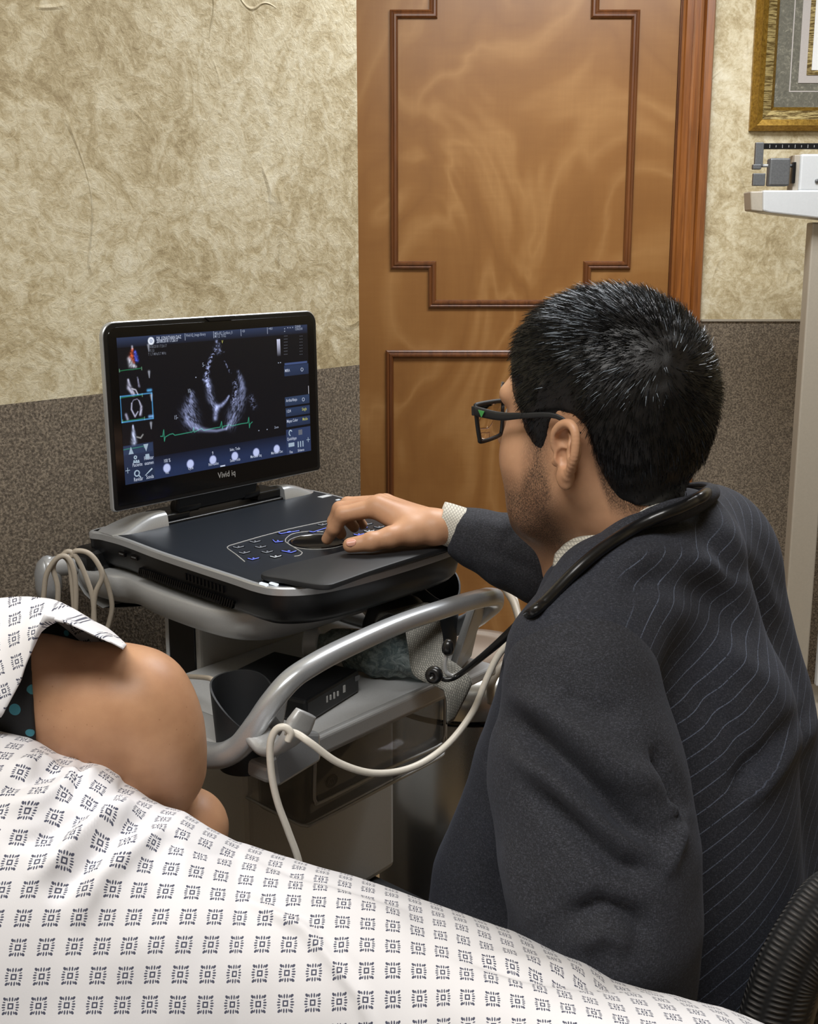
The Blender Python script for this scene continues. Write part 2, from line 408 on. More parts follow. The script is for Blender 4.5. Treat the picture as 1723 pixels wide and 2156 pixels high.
# ------------------------------------------------------------------ weighing scale
YS = 2.9
def sc(px, py): return aty(px, py, YS)
cx0 = 1.012
ws = empty('weighing_scale', (cx0 + .06, YS + .03, 0), 'white physician weighing scale with sliding beam by the wall', 'scale')
MB().box((1.04, YS + .03, .68), (.07, .045, 1.36)).build('column', M['beigemetal'], ws, smooth=False, bevel=.004)
MB().box((1.128, YS - .005, .66), (.07, .02, 1.03)).build('height_plate', M['white'], ws, smooth=False, bevel=.003)
m = MB(); v, f = lathe((1.103, YS - .016, .178), [(.005, 0), (.005, .004), (.003, .006)], 12, (0, -1, 0)); m.add(v, f); m.build('screw', M['greymetal'], ws)
m = MB(); m.prism([(.866, YS - .03, 1.436), (.869, YS - .03, 1.386), (.885, YS - .03, 1.382), (1.15, YS - .03, 1.353), (1.22, YS - .03, 1.353), (1.22, YS - .03, 1.436)], (0, .085, 0))
m.build('beam_housing', M['white'], ws, smooth=False, bevel=.004)
MB().prism([(.84, YS - .012, 1.434), (.845, YS - .012, 1.388), (.872, YS - .024, 1.384), (.869, YS - .024, 1.434)], (0, .06, 0)).build('end_cap', M['beigemetal'], ws, smooth=False, bevel=.003)
MB().box((1.08, YS, 1.478), (.25, .05, .088)).build('head_box', M['white'], ws, smooth=False, bevel=.005)
MB().box((.949, YS + .006, 1.478), (.014, .045, .085)).build('head_side', M['beigemetal'], ws, smooth=False, bevel=.002)
m = MB(); v, f = lathe((.997, YS - .025, 1.458), [(.005, 0), (.005, .003), (.003, .005)], 12, (0, -1, 0)); m.add(v, f); m.build('screw', M['greymetal'], ws)
MB().box((1.05, YS - .01, 1.541), (.37, .008, .014)).build('beam', M['black'], ws, smooth=False, bevel=.001)
m = MB()
for k in range(22): m.box((.88 + k * .0155, YS - .0148, 1.5405), (.0012, .001, .005 if k % 2 else .008))
m.build('beam_graduations', M['print'], ws, smooth=False)
m = MB().box((.856, YS - .01, 1.521), (.02, .012, .058)); m.box((.859, YS - .01, 1.462), (.03, .012, .03)); m.box((.852, YS - .01, 1.492), (.02, .016, .012)); m.build('beam_hanger', M['greymetal'], ws, smooth=False, bevel=.002)
m = MB(); v, f = lathe((.86, YS - .01, 1.495), [(.004, 0), (.004, .095)], 12, (1, 0, 0)); m.add(v, f); m.build('beam_rod', M['silver'], ws)
MB().box((.904, YS - .016, 1.479), (.05, .03, .066)).build('poise_weight', M['greymetal'], ws, smooth=False, bevel=.004)
MB().box((.941, YS - .016, 1.478), (.008, .014, .05)).build('beam_stop', M['black'], ws, smooth=False, bevel=.001)
MB().box((1.1, YS - .1, .05), (.3, .5, .08)).build('platform', M['beigemetal'], ws, smooth=False, bevel=.01)

# ------------------------------------------------------------------ trash can
t = NT('brushed_steel'); g = t.noise(t.mapping((1, 1, .02)), 220, 2)
t.set(srgb(190, 189, 184), .26, .8); t.bump(g, .05, .0006); M['steel'] = t.m
tcn = V3(aty(985, 1505, 1.8)[0], 1.8, 0)
tb = empty('trash_can', tcn, 'brushed steel round pedal bin with domed lid behind the cart', 'trash can')
v, f = lathe(tcn, [(.148, .0), (.15, .01), (.15, .57), (.148, .574)], 64); mesh('bin_body', v, f, M['steel'], tb, auto=40)
v, f = lathe(tcn, [(.1505, .572), (.1515, .574), (.1515, .579), (.1505, .581)], 64); mesh('rim', v, f, M['blackgloss'], tb, auto=40)
v, f = lathe(tcn, [(.15, .580), (.15, .602), (.143, .625), (.12, .64), (.09, .646), (.085, .643), (.05, .652), (.0, .655)], 64); mesh('lid', v, f, M['steel'], tb, auto=60)

# ------------------------------------------------------------------ ultrasound cart
ct = empty('ultrasound_cart', L(0, .1, 0), 'silver and grey wheeled medical cart carrying the open ultrasound laptop', 'medical cart')
AX = (d1, d2, UP)
def cbox(s0, s1, w0, w1, z0, z1, nm, mat, par, bevel=.004, m=None):
    mb = MB().box(L((s0 + s1) / 2, (w0 + w1) / 2, (z0 + z1) / 2), (s1 - s0, w1 - w0, z1 - z0), AX)
    return mb.build(nm, mat, par, smooth=False, bevel=bevel, bseg=3)
# tray
tro = catmull([(-.165, -.085), (-.2, -.075), (-.205, -.035), (-.198, -.005), (-.19, .02), (-.2, .08), (-.204, .16), (-.2, .21), (-.185, .245), (-.155, .272), (-.1, .285), (0, .29), (.12, .292), (.165, .275), (.18, .2), (.18, .0), (.178, -.06), (.15, -.08)], 6, True)
v, f = loftz(tro, [(.818, .05), (.824, .03), (.832, .014), (.842, .005), (.856, 0), (.868, 0), (.871, .003), (.871, .02)]); mesh('tray', v, f, M['silver_dark'], ct, auto=50)
cbox(-.235 + .03, -.165, -.085, -.035, .865, .9, 'corner_grip', M['black'], ct, .012)
# column
cbox(-.137, .133, .03, .1, .36, .83, 'column', M['ltgrey'], ct, .006)
cbox(-.140, -.1365, .04, .094, .38, .825, 'column_channel', M['black'], ct, .001)
cbox(-.141, -.1365, .033, .04, .38, .825, 'column_edge', M['white'], ct, .001)
cbox(-.150, .146, -.02, .2, .37, .69, 'lower_body', M['greyplastic'], ct, .012)
m = MB(); c_ = L(.007, .2015, .565)
v, f = tube_geo([c_ + d1 * .011 * math.cos(q) + UP * .0085 * math.sin(q) for q in np.linspace(0, 2 * math.pi, 25)], .0009, 6, False); m.add(v, f)
v, f = tube_geo([c_ + d1 * .0085 * math.cos(q) + UP * .006 * math.sin(q) for q in np.linspace(0, 2 * math.pi, 25)], .0006, 6, False); m.add(v, f)
for q in (-.004, 0, .004): m.tube([c_ + d1 * (q - .0015) - UP * .0035, c_ + d1 * (q + .0015) + UP * .0035, c_ + d1 * (q + .0025) - UP * .002], .0005, 5)
m.build('round_emblem', M['black'], ct)
# base, wheels
cbox(-.2, .2, .04, .36, .13, .2, 'base', M['black'], ct, .03)
cbox(-.12, .12, .04, .3, .2, .37, 'base_riser', M['blackmatte'], ct, .02)
for s_, w_ in ((-.16, .07), (-.16, .33), (.17, .07), (.17, .33)):
    fk = cbox(s_ - .03, s_ + .03, w_ - .02, w_ + .02, .09, .135, 'caster_fork', M['black'], ct, .006)
    v, f = lathe(L(s_ - .02, w_, .06), [(.02, 0), (.055, .002), (.06, .01), (.06, .03), (.055, .038), (.02, .04)], 24, d1); mesh('caster_wheel', v, f, M['blackmatte'], fk, auto=40)
# handle loop
hp = [L(-.31, .12, .742), atw(395, 1572, .26), atw(430, 1588, .32), atw(468, 1590, .355), atw(508, 1568, .378), atw(540, 1524, .395), atw(575, 1474, .407), atw(612, 1432, .415), atw(652, 1404, .419)] + [L(*q) for q in [(-.195, .42, .867), (-.1, .42, .8715), (.0, .42, .869), (.06, .418, .864), (.105, .405, .852), (.13, .38, .828), (.14, .33, .79), (.14, .25, .76), (.14, .1, .75)]]
tube('handle', hp, [.013, .013, .0135, .0135, .013, .012, .0112, .0105, .0105, .0105, .0105, .011, .012, .013, .013, .013, .013], M['silver'], ct, n=20, k=8, flat=(UP, 1.1, .75))
# handle web : plates between handle and shelf, left and right
def plate(pts, mat, nm, par, vec, bevel=.003): return MB().prism([L(*q) for q in pts], vec).build(nm, mat, par, smooth=False, bevel=bevel)
plate([(-.262, .410, .838), (-.285, .398, .822), (-.297, .375, .79), (-.29, .35, .757), (-.26, .40, .757), (-.268, .405, .80)], M['silver_dark'], 'handle_web', ct, -d2 * .012)
plate([(.07, .405, .852), (.12, .385, .83), (.13, .36, .79), (.12, .36, .755), (.04, .39, .755), (.05, .40, .8)], M['silver_dark'], 'handle_web', ct, -d2 * .012)
# shelf
cbox(-.27, .13, .1, .395, .735, .75, 'shelf', M['greyplastic'], ct, .004)
cbox(-.235, .04, .39, .402, .742, .765, 'shelf_rail', M['silver_dark'], ct, .004)
cbox(-.29, -.235, .15, .40, .735, .757, 'shelf_side', M['silver_dark'], ct, .006)
# bracket + cable hook
plate([(-.305, .415, .78), (-.275, .415, .80), (-.235, .415, .785), (-.235, .415, .752), (-.30, .415, .745)], M['silver'], 'hook_bracket', ct, d2 * .012, .004)
hk = [A_(540, 1545, 1.125), A_(568, 1570, 1.11), A_(596, 1570, 1.09), A_(618, 1548, 1.082), A_(634, 1520, 1.085), A_(645, 1500, 1.088)]
tube('cable_hook', hk, [.015, .0155, .016, .016, .0155, .013], M['silver_dark'], ct, n=16, k=6, flat=(V3(.8, .6, .2), .42, .6))
# cup holders
def cup(c, r, h_, tilt, nm, cut):
    n = 40; mb = []; c = np.asarray(c)
    vo_, vi = [], []; th = .0022
    for k in range(n):
        q = 2 * math.pi * k / n
        dirv = d1 * math.cos(q) + d2 * math.sin(q)
        top = h_ * (1 - cut * (.5 + .5 * math.cos(q - tilt)) ** 2.0)
        vo_.append((dirv, top))
    lv = 8; vs = []
    for lay, rr in ((0, 0.), (1, th)):
        for j in range(lv + 1):
            for dirv, top in vo_:
                z = top * j / lv; rad = r * (.8 + .2 * z / h_) - rr
                vs.append(c + dirv * rad + UP * z)
    f = []; A = (lv + 1) * n
    for j in range(lv):
        for k in range(n):
            a0 = j * n + k; b0 = j * n + (k + 1) % n; f.append((a0, b0, b0 + n, a0 + n)); f.append((A + a0, A + a0 + n, A + b0 + n, A + b0))
    for k in range(n):
        a0 = lv * n + k; b0 = lv * n + (k + 1) % n; f.append((a0, b0, A + b0, A + a0))
    f.append(tuple(range(n))[::-1]); f.append(tuple(A + k for k in range(n)))
    return mesh(nm, vs, f, M['blackmatte'], ct, auto=50)
cup(L(-.272, .345, .736), .037, .098, R(100), 'probe_holder', .5)
cup(L(.115, .30, .757), .036, .112, R(100), 'probe_holder', .35)
# smoky clear storage bin
t = NT('smoky_acrylic'); t.set(srgb(40, 40, 42), .05, 0, IOR=1.45, Alpha=.30, Coat_Weight=.6, Coat_Roughness=.03); M['acrylic'] = t.m
def shell_box(s0, s1, w0, w1, z0, z1, nm, mat, par, th, r):
    def rr(a0, a1, b0, b1, rad):
        o = []
        for cx, cy, q0 in ((a1 - rad, b1 - rad, 0), (a0 + rad, b1 - rad, 90), (a0 + rad, b0 + rad, 180), (a1 - rad, b0 + rad, 270)):
            for k in range(6): q = R(q0 + 18 * k); o.append((cx + rad * math.cos(q), cy + rad * math.sin(q)))
        return o
    o1 = rr(s0, s1, w0, w1, r)
    v, f = loftz(o1, [(z1, th), (z0 + th, th), (z0 + th, th + .0001), (z0 + .0001, .03), (z0, .006), (z0 + .006, 0), (z1, 0)])
    n = len(o1); f = [q for q in f if len(q) == 4]
    f = [(i * n + k, i * n + (k + 1) % n, (i + 1) * n + (k + 1) % n, (i + 1) * n + k) for i in (0,) for k in range(n)]
    v, _ = loftz(o1, [(z1, th), (z0 + th, th), (z0, .004), (z0 + .004, 0), (z1, 0)])
    f = [(i * n + k, i * n + (k + 1) % n, (i + 1) * n + (k + 1) % n, (i + 1) * n + k) for i in (0, 2, 3) for k in range(n)]
    f += [(4 * n + k, 4 * n + (k + 1) % n, (k + 1) % n, k) for k in range(n)]
    f += [tuple(n + k for k in range(n)), tuple(2 * n + k for k in range(n))[::-1]]
    return mesh(nm, v, f, mat, par, auto=50)
shell_box(-.15, .135, .215, .305, .592, .735, 'storage_bin', M['acrylic'], ct, .003, .016)
fr = [(-.125, .307, .725), (-.13, .307, .64), (-.128, .307, .622), (-.115, .307, .618), (.0, .307, .617), (.11, .307, .612), (.125, .307, .62), (.128, .307, .64), (.126, .307, .725)]
tube('bin_front_ridge', [L(*q) for q in fr], .0022, M['silver_dark'], ct, n=8, k=4)
be = [(-.148, .20, .60), (-.15, .285, .598), (-.144, .303, .595), (-.125, .3075, .594), (.0, .3075, .594), (.11, .3075, .594), (.132, .303, .60), (.1345, .304, .64), (.1345, .304, .73)]
tube('bin_edge_highlight', [L(*q) for q in be], .0022, M['silver_dark'], ct, n=8, k=4)  # bright tube added as the highlight along the clear bin's edges
# rear arm with bulb at the left
tube('rear_arm', [L(-.15, -.075, .868), L(-.2, -.088, .872), L(-.24, -.098, .873)], [.016, .015, .013], M['silver_dark'], ct, n=18, k=6)
v, f = lathe(L(-.232, -.1, .825), [(.009, 0), (.015, .003), (.018, .02), (.018, .04), (.014, .054), (.006, .062), (.0, .064)], 28); mesh('arm_bulb', v, f, M['silver'], ct)

# ------------------------------------------------------------------ ultrasound laptop
lp = empty('ultrasound_laptop', L(0, .1, .872), 'open black portable ultrasound laptop showing a heart scan on its screen', 'ultrasound machine')
dko = catmull([(-.188, -.058), (-.19, -.03), (-.19, .015), (-.2, .1), (-.206, .18), (-.211, .26), (-.214, .30), (-.21, .328), (-.19, .352), (-.157, .368), (-.1, .376), (-.02, .379), (.05, .377), (.085, .366), (.115, .33), (.145, .25), (.175, .12), (.19, .02), (.19, -.03), (.188, -.058), (.1, -.062), (-.1, -.062)], 5, True)
v, f = loftz(dko, [(.874, .03), (.876, .014), (.884, .006), (.9, .002), (.914, .001), (.9141, .003)]); mesh('base', v, f, M['black'], lp, auto=40)
v, f = loftz(dko, [(.9135, .002), (.9137, 0), (.9215, 0), (.9232, .0015), (.9233, .006), (.922, .0065)]); mesh('trim_band', v, f, M['silver'], lp, auto=40)
v, f = loftz(dko, [(.915, .008), (.9232, .0055), (.9236, .007), (.9236, .02)]); mesh('top_deck', v, f, M['deck'], lp, auto=40)
# vents on left side
def side_pt(px, py, s=-.2): return ats(px, py, s)
def interp_side(w):  # s of the left side at depth w
    return np.interp(w, [-.03, .015, .1, .18, .26, .30], [-.19, -.19, -.2, -.206, -.211, -.214])
m = MB()
for k in range(44):
    w_ = .055 + k * .0047; s_ = interp_side(w_) + .0022; P = L(s_, w_, .8865 + .002 * min(1, k / 6))
    m.box(P, (.0045, .0022, .011), (d1, d2 * .93 + UP * -.35, UP * .93 + d2 * .35))
for k in range(11):
    w_ = .165 + k * .0075; s_ = interp_side(w_) + .0012; m.box(L(s_, w_, .9035), (.004, .003, .0085), AX)
m.build('vent_slots', M['blackgloss'], lp, smooth=False)
for w_ in (.018, .045): 
    m = MB().box(L(-.1925, w_, .9035), (.004, .014, .005), AX, 0); m.box(L(-.1944, w_, .9040), (.001, .009, .0015), AX, 1); m.build('usb_port', [M['blackgloss'], M['greymetal']], lp, smooth=False)
# silver shoulders
def shoulder(s0, s1, flip):
    n = 14; v = []
    for i in range(n + 1):
        q = i / n; s = s0 + (s1 - s0) * q
        hgt = .0012 + .0195 * (0.5 - 0.5 * math.cos(math.pi * min(1, q * 1.12))) ** .8
        z0 = .9225
        rnd = .012 * (1 - min(1, q * 3)) ** 2
        prof = [(.006 - rnd, 0), (.0035 - rnd, hgt * .75), (-.002 - rnd, hgt), (-.012, hgt * 1.0), (-.05 + rnd, hgt * .55 + .001), (-.059 + rnd, 0)]
        v += [L(s, w, z0 + h_) for w, h_ in prof]
    k = 6; f = [(i * k + j, i * k + (j + 1) % k, (i + 1) * k + (j + 1) % k, (i + 1) * k + j) for i in range(n) for j in range(k)]
    f += [tuple(range(k))[::-1], tuple(n * k + j for j in range(k))]
    if flip: f = [q[::-1] for q in f]
    return mesh('hinge_shoulder', v, f, M['silver'], lp, auto=60)
shoulder(-.189, -.106, True); shoulder(.187, .113, False)
cbox(-.106, .113, -.055, .002, .9225, .9275, 'hinge_channel', M['black'], lp, .002)
cbox(-.106, -.06, -.05, -.004, .927, .9365, 'hinge_block', M['black'], lp, .003); cbox(.068, .113, -.05, -.004, .927, .9405, 'hinge_block', M['black'], lp, .003)
v, f = lathe(L(-.082, -.012, .943), [(.0095, 0), (.0105, .002), (.0105, .038), (.0095, .04)], 24, d1); mesh('hinge_barrel', v, f, M['black'], lp, auto=50)
v, f = lathe(L(.04, -.012, .943), [(.0095, 0), (.0105, .002), (.0105, .028), (.0095, .03)], 24, d1); mesh('hinge_barrel', v, f, M['black'], lp, auto=50)
v, f = lathe(L(-.042, -.012, .942), [(.008, 0), (.008, .082)], 24, d1); mesh('hinge_barrel', v, f, M['black'], lp, auto=50)
# screen
TL_ = R(1.14); sc0 = V3(-.266, 1.61, 1.088); SE2 = math.cos(TL_) * UP - math.sin(TL_) * d2; SN = np.cross(d1, SE2)  # SN faces the viewer
if SN @ (CC - sc0) < 0: SN = -SN
def SP(a, b, h=0): return sc0 + d1 * a / 1000 + SE2 * b / 1000 + SN * h / 1000
def topx_scr(px, py):
    r = ray(px, py); P = CC + r * (((sc0 - CC) @ SN) / (r @ SN)) - sc0; return P @ d1 * 1000, P @ SE2 * 1000
def rrect(a0, a1, b0, b1, rt, rb, n=8):
    o = []
    for cx, cy, q0, rad in ((a1 - rt, b1 - rt, 0, rt), (a0 + rt, b1 - rt, 90, rt), (a0 + rb, b0 + rb, 180, rb), (a1 - rb, b0 + rb, 270, rb)):
        for k in range(n + 1): q = R(q0 + 90 * k / n); o.append((cx + rad * math.cos(q), cy + rad * math.sin(q)))
    return o
def sloft(levels, nm, mat, par=lp, auto=40):
    n = len(levels[0][0]); v = [SP(a, b, h_) for o, h_ in levels for a, b in o]
    f = [(i * n + k, i * n + (k + 1) % n, (i + 1) * n + (k + 1) % n, (i + 1) * n + k) for i in range(len(levels) - 1) for k in range(n)]
    f += [tuple(range(n))[::-1], tuple((len(levels) - 1) * n + k for k in range(n))]
    return mesh(nm, v, f, mat, par, auto=auto)
shl = sloft([(rrect(-186, 187, -126, 112, 18, 4), -11), (rrect(-192, 193, -131, 117.5, 20, 5), -7), (rrect(-192, 193, -131, 117.5, 20, 5), -1.5), (rrect(-191, 192, -130, 116.5, 19, 5), -.6)], 'screen_shell', M['silver'])
sloft([(rrect(-190.5, 191.5, -130, 116, 18.5, 5), -1), (rrect(-190, 191, -129.5, 115.5, 18, 5), .4), (rrect(-186, 187, -125.5, 111.5, 15, 4), .5)], 'screen_bezel', M['black'], shl)
sloft([(rrect(-185, 186, -124.5, 110.5, 14, 4), .2), (rrect(-184.5, 185.5, -124, 110, 14, 4), 1.1)], 'screen_glass', M['blackgloss'], shl)
m = MB(); m.prism([SP(-26, 116.5, .4), SP(30, 116.5, .4), SP(22, 110.5, .4), (SP(-18, 110.5, .4))], SN * .0022); m.build('latch', M['black'], shl, smooth=False, bevel=.0008)
for a_, b_ in ((-84, -52), (20, 60)): pass
m = MB(); m.prism([SP(-84, -129, -1), SP(62, -129, -1), SP(62, -150, -6), SP(-84, -150, -6)], -SN * .008); m.build('hinge_neck', M['black'], lp, smooth=False, bevel=.002)

# text geometry
def textgeo(body, size, bold=0):
    cu = D.curves.new('tmp', 'FONT'); cu.body = body; cu.size = size; cu.align_x = 'LEFT'; cu.offset = bold; cu.resolution_u = 2
    o = D.objects.new('tmp', cu); COL.objects.link(o)
    dg = bpy.context.evaluated_depsgraph_get(); dg.update()
    me = o.evaluated_get(dg).to_mesh(); v = [tuple(q.co) for q in me.vertices]; f = [tuple(p.vertices) for p in me.polygons]
    o.evaluated_get(dg).to_mesh_clear(); D.objects.remove(o); D.curves.remove(cu); return v, f
m = MB(); v, f = textgeo('Vivid iq', 12, .12); a0, b0 = topx_scr(458, 1007)
m.add([SP(a0 + x * .92, b0 + y, 1.25) for x, y, _ in v], f); m.build('brand_lettering', M['print'], shl, smooth=False)

# display raster (vertex colours on the panel)
NA, NB = 560, 316; AW, BH = 344.0, 194.0
img = np.zeros((NB, NA, 3)); yy, xx = np.mgrid[0:NB, 0:NA]; AA = (xx / (NA - 1) - .5) * AW; BB = (.5 - yy / (NB - 1)) * BH
def blend(mask, col, k=1.0): img[:] = img * (1 - mask[..., None] * k) + np.array(col) * mask[..., None] * k
img += np.array([.002, .0025, .005])
def Z(X, Y): return topx_scr(200 + X / 3.446, 640 + Y / 3.446)
def rectm(a0, b0, a1, b1): return ((AA > min(a0, a1)) & (AA < max(a0, a1)) & (BB > min(b0, b1)) & (BB < max(b0, b1))).astype(float)
navy = (.022, .036, .085)
blend(rectm(-172, 97, 172, 84) * np.clip((BB - 82) / 14, 0, 1), navy)                          # top bar
blend(rectm(-172, -97, 172, -66) * np.clip((-60 - BB) / 26, 0, 1), (.014, .026, .075))         # bottom glow
pa_, pb_ = Z(200, 1030); pc_, pd_ = Z(418, 1002); _, pe_ = Z(300, 1090)
blend(rectm(-173, (pb_ + pd_) / 2, pc_, -98), (.015, .026, .065)); blend(rectm(-172, (pb_ + pd_) / 2 - 1, pc_ - 1, pe_ + 1), (.021, .038, .088)); blend(rectm(-172, pe_ - 1, pc_ - 1, -98), (.013, .024, .06))
for (X0, Y0, X1, Y1, c_) in ((1370, 440, 1535, 520, (.02, .035, .085)), (1375, 665, 1540, 735, (.025, .045, .10)), (1380, 745, 1545, 810, (.02, .037, .088)), (1385, 820, 1545, 885, (.02, .035, .085)), (1385, 900, 1560, 1085, (.024, .04, .105))):
    a0, b0 = Z(X0, (Y0 + Y1) / 2); a1, b1 = Z(X1, (Y0 + Y1) / 2); _, bt = Z((X0 + X1) / 2, Y0); _, bb_ = Z((X0 + X1) / 2, Y1)
    blend(rectm(a0, bt, 171.5, bb_ + .8) * np.clip(.65 + (BB - bb_) / (bt - bb_) * .5, 0, 1), c_)
def fnoise(sx, sy, ang=0, seed=1):
    r_ = np.random.default_rng(seed); ca, sa = math.cos(ang), math.sin(ang)
    u = (AA * ca + BB * sa) / sx; w = (-AA * sa + BB * ca) / sy; g = r_.random((256, 256))
    ui, wi = np.floor(u).astype(int), np.floor(w).astype(int); fu, fw = u - ui, w - wi; fu = fu * fu * (3 - 2 * fu); fw = fw * fw * (3 - 2 * fw)
    q = lambda i, j: g[(wi + j) % 256, (ui + i) % 256]
    return (q(0, 0) * (1 - fu) + q(1, 0) * fu) * (1 - fw) + (q(0, 1) * (1 - fu) + q(1, 1) * fu) * fw
def stroke(pts, wid, col, k=1, tex=None, soft=1.6):
    pts = np.array(pts, float); m_ = np.zeros_like(AA); ws_ = np.interp(np.linspace(0, 1, len(pts)), np.linspace(0, 1, len(wid)), wid) if hasattr(wid, '__len__') else np.full(len(pts), wid)
    for i in range(len(pts) - 1):
        a, b = pts[i], pts[i + 1]; d_ = b - a; l2 = d_ @ d_ + 1e-9
        tt = np.clip(((AA - a[0]) * d_[0] + (BB - a[1]) * d_[1]) / l2, 0, 1)
        dist = np.hypot(AA - a[0] - tt * d_[0], BB - a[1] - tt * d_[1]); w_ = ws_[i] + (ws_[i + 1] - ws_[i]) * tt
        m_ = np.maximum(m_, np.exp(-(dist / np.maximum(w_, .1)) ** 2 * soft))
    if tex is not None: m_ = m_ * tex
    img[:] = img + np.array(col) * (m_ * k)[..., None]
def zs(P): return [Z(*p) for p in P]
ec = (.22, .25, .42)
sp1 = np.clip(fnoise(4.5, 1.3, R(60), 3) * 1.5 - .35, 0, 1.2) * (.5 + .7 * fnoise(1.1, .9, 0, 8)); sp2 = np.clip(fnoise(5.5, 1.5, R(35), 4) * 1.5 - .35, 0, 1.2) * (.5 + .7 * fnoise(1.1, .9, 0, 9))
sp3 = np.clip(fnoise(2.0, 1.5, R(20), 5) * 2.6 - 1.15, 0, 1.3); sp4 = np.clip(fnoise(4, 1.4, R(-55), 6) * 1.6 - .4, 0, 1.2)
stroke(zs([(700, 650), (690, 720), (680, 790), (700, 850), (740, 895)]), [4, 9, 13, 12, 5], ec, 1.2, sp4 * .9 + .08)
stroke(zs([(655, 790), (665, 850), (720, 895), (800, 915), (880, 920), (950, 905)]), [2, 4, 5, 3, 2.2, 2], ec, .75)
stroke(zs([(880, 265), (885, 300), (888, 335)]), [2.5, 4.5, 5], ec, 1.1, sp3 + .1)
stroke(zs([(850, 320), (890, 330), (935, 350)]), [1.2, 1.6, 1], ec, .7, sp3)
stroke(zs([(865, 345), (835, 400), (815, 460), (805, 520), (815, 580)]), [2, 3, 3.4, 4, 5], ec, 1.7, sp3)
stroke(zs([(780, 548), (815, 560), (825, 610)]), [1.5, 4, 4], ec, 1.2, sp2 + .15)
stroke(zs([(815, 560), (825, 620), (835, 680), (860, 735), (878, 760)]), [4, 6, 6, 5, 5], ec, 1.1, sp4 + .12)
stroke(zs([(878, 750), (872, 790), (870, 828)]), [4.5, 4, 4], ec, 1.35, .4 + .8 * fnoise(2, 2, 0, 12))
stroke(zs([(880, 748), (915, 735), (945, 705), (968, 668)]), [3, 3, 2.2, 1.6], ec, 1.4, .5 + .6 * fnoise(2, 2, 0, 13))
stroke(zs([(935, 415), (980, 500)]), [1, 1.6], ec, 1.3, sp3)
stroke(zs([(1035, 490), (1055, 550), (1065, 610), (1060, 680), (1030, 750), (1000, 810), (985, 860), (950, 900)]), [2.5, 5, 6.5, 8, 10, 11, 9, 3], ec, 1.25, sp1 * .95 + .06)
stroke(zs([(1010, 570), (1020, 620), (1000, 720)]), [4, 4, 5], ec, 1.0, sp3)
stroke(zs([(1130, 680), (1150, 740)]), [5, 5], ec, .5, sp3)
green = (.05, .42, .26)
ecg = [(472, 960), (488, 960), (495, 912), (500, 995), (506, 965), (540, 945), (562, 940), (575, 952), (700, 928), (708, 922), (712, 895), (716, 930), (770, 902), (785, 917), (860, 900), (905, 893), (915, 852), (920, 905), (926, 888), (975, 875), (990, 884), (1060, 868), (1105, 862), (1112, 822), (1117, 898), (1122, 870), (1138, 855)]
stroke(zs(ecg), .45, green, .8, None, 1.0)
for (X, Y) in ((518, 1190), (688, 1160), (852, 1130), (1011, 1103), (1166, 1076), (1315, 1051)):
    a0, b0 = Z(X, Y); dd = np.hypot(AA - a0, BB - b0); blend(np.clip(7.2 - dd, 0, 1) * .35, (.25, .3, .55)); blend(np.clip(6.4 - dd, 0, 1), (.40, .45, .75)); blend(np.clip(5.4 - dd, 0, 1), (.50, .56, .84))
a0, b0 = Z(403, 268); dd = np.hypot(AA - a0, BB - b0); blend(np.clip(5.6 - dd, 0, 1), (.75, .8, .9)); blend(np.clip(2.8 - dd, 0, 1), (.2, .25, .4)); blend(np.clip(1.6 - dd, 0, 1), (.8, .85, .95))
a0, b0 = Z(1328, 255); a1, b1 = Z(1328, 380); blend(rectm(a0 - 3.4, b0, a0 + 3.4, b1) * np.clip((BB - b1) / (b0 - b1), 0, 1), (.6, .62, .8))
a0, b0 = Z(1372, 438); blend(rectm(a0, b0 + 1.5, 169, b0 - 1.5), (.05, .08, .2)); 
a0, b0 = Z(1547, 622); blend(rectm(a0 - .6, b0 + 6, a0 + .6, b0 - 6), (.4, .4, .45))
# thumbnails
def thumb(cx_, cy_, kind):
    a0, b0 = Z(cx_, cy_); a0, b0 = float(a0), float(b0); A = lambda p: [(a0 + x, b0 + y) for x, y in p]
    if kind == 0:
        stroke(A([(-6, -2), (-3, -10), (4, -13)]), [3, 4, 2], (.6, .6, .7), 1, sp1 + .3); stroke(A([(0, 10), (-2, 0), (1, -7)]), [2, 4, 2], (.5, .08, .02), 1.2, sp3 + .4)
        stroke(A([(4, 6), (6, -4)]), [2.5, 3], (.05, .08, .5), 1.3, sp3 + .5); stroke(A([(0, 14), (0, 11)]), 1.4, (.5, .5, .6), .8)
    if kind == 1:
        stroke(A([(-8, 6), (-7, -4), (-1, -13)]), [1.6, 3.4, 2.6], (.5, .5, .65), 1.1, sp4 + .4); stroke(A([(7, 8), (9, -4)]), [1, 1.6], (.35, .35, .5), 1, sp1 + .4); stroke(A([(-3, -6), (3, -8), (6, -14)]), 1.0, (.5, .5, .6), 1)
    if kind == 2:
        stroke(A([(-6, 6), (-7, -2), (-2, -12), (3, -6)]), [1, 1.2, 1.2, .8], (.45, .45, .6), 1); stroke(A([(6, 8), (9, 0), (7, -10)]), [1, 1.8, 2.2], (.45, .45, .6), 1, sp1 + .5); stroke(A([(-6, 6), (-3, 10), (3, 11), (6, 8)]), .6, (.25, .25, .35), 1); stroke(A([(-16, -8), (-14, -14)]), 2, (.3, .3, .42), 1)
    if kind == 3:
        stroke(A([(-3, 14), (-3, 2), (-3, -8)]), [1.2, 3, 4], (.45, .5, .7), 1.1, sp4 + .5); stroke(A([(2, -2), (8, -4), (12, 0)]), [1, 1.2, 1], (.3, .3, .3), 1)
    stroke(A([(-22, -16.5), (-10, -16), (0, -16.2), (12, -15.5)]), .45, (.03, .3, .12), .9)
    for q in (-22, 13): stroke(A([(q, -14), (q, -18)]), .5, (.2, .4, .25), .9)
    stroke(A([(26, 14), (26, 6)]), [2, .6], (.4, .42, .5), .8)
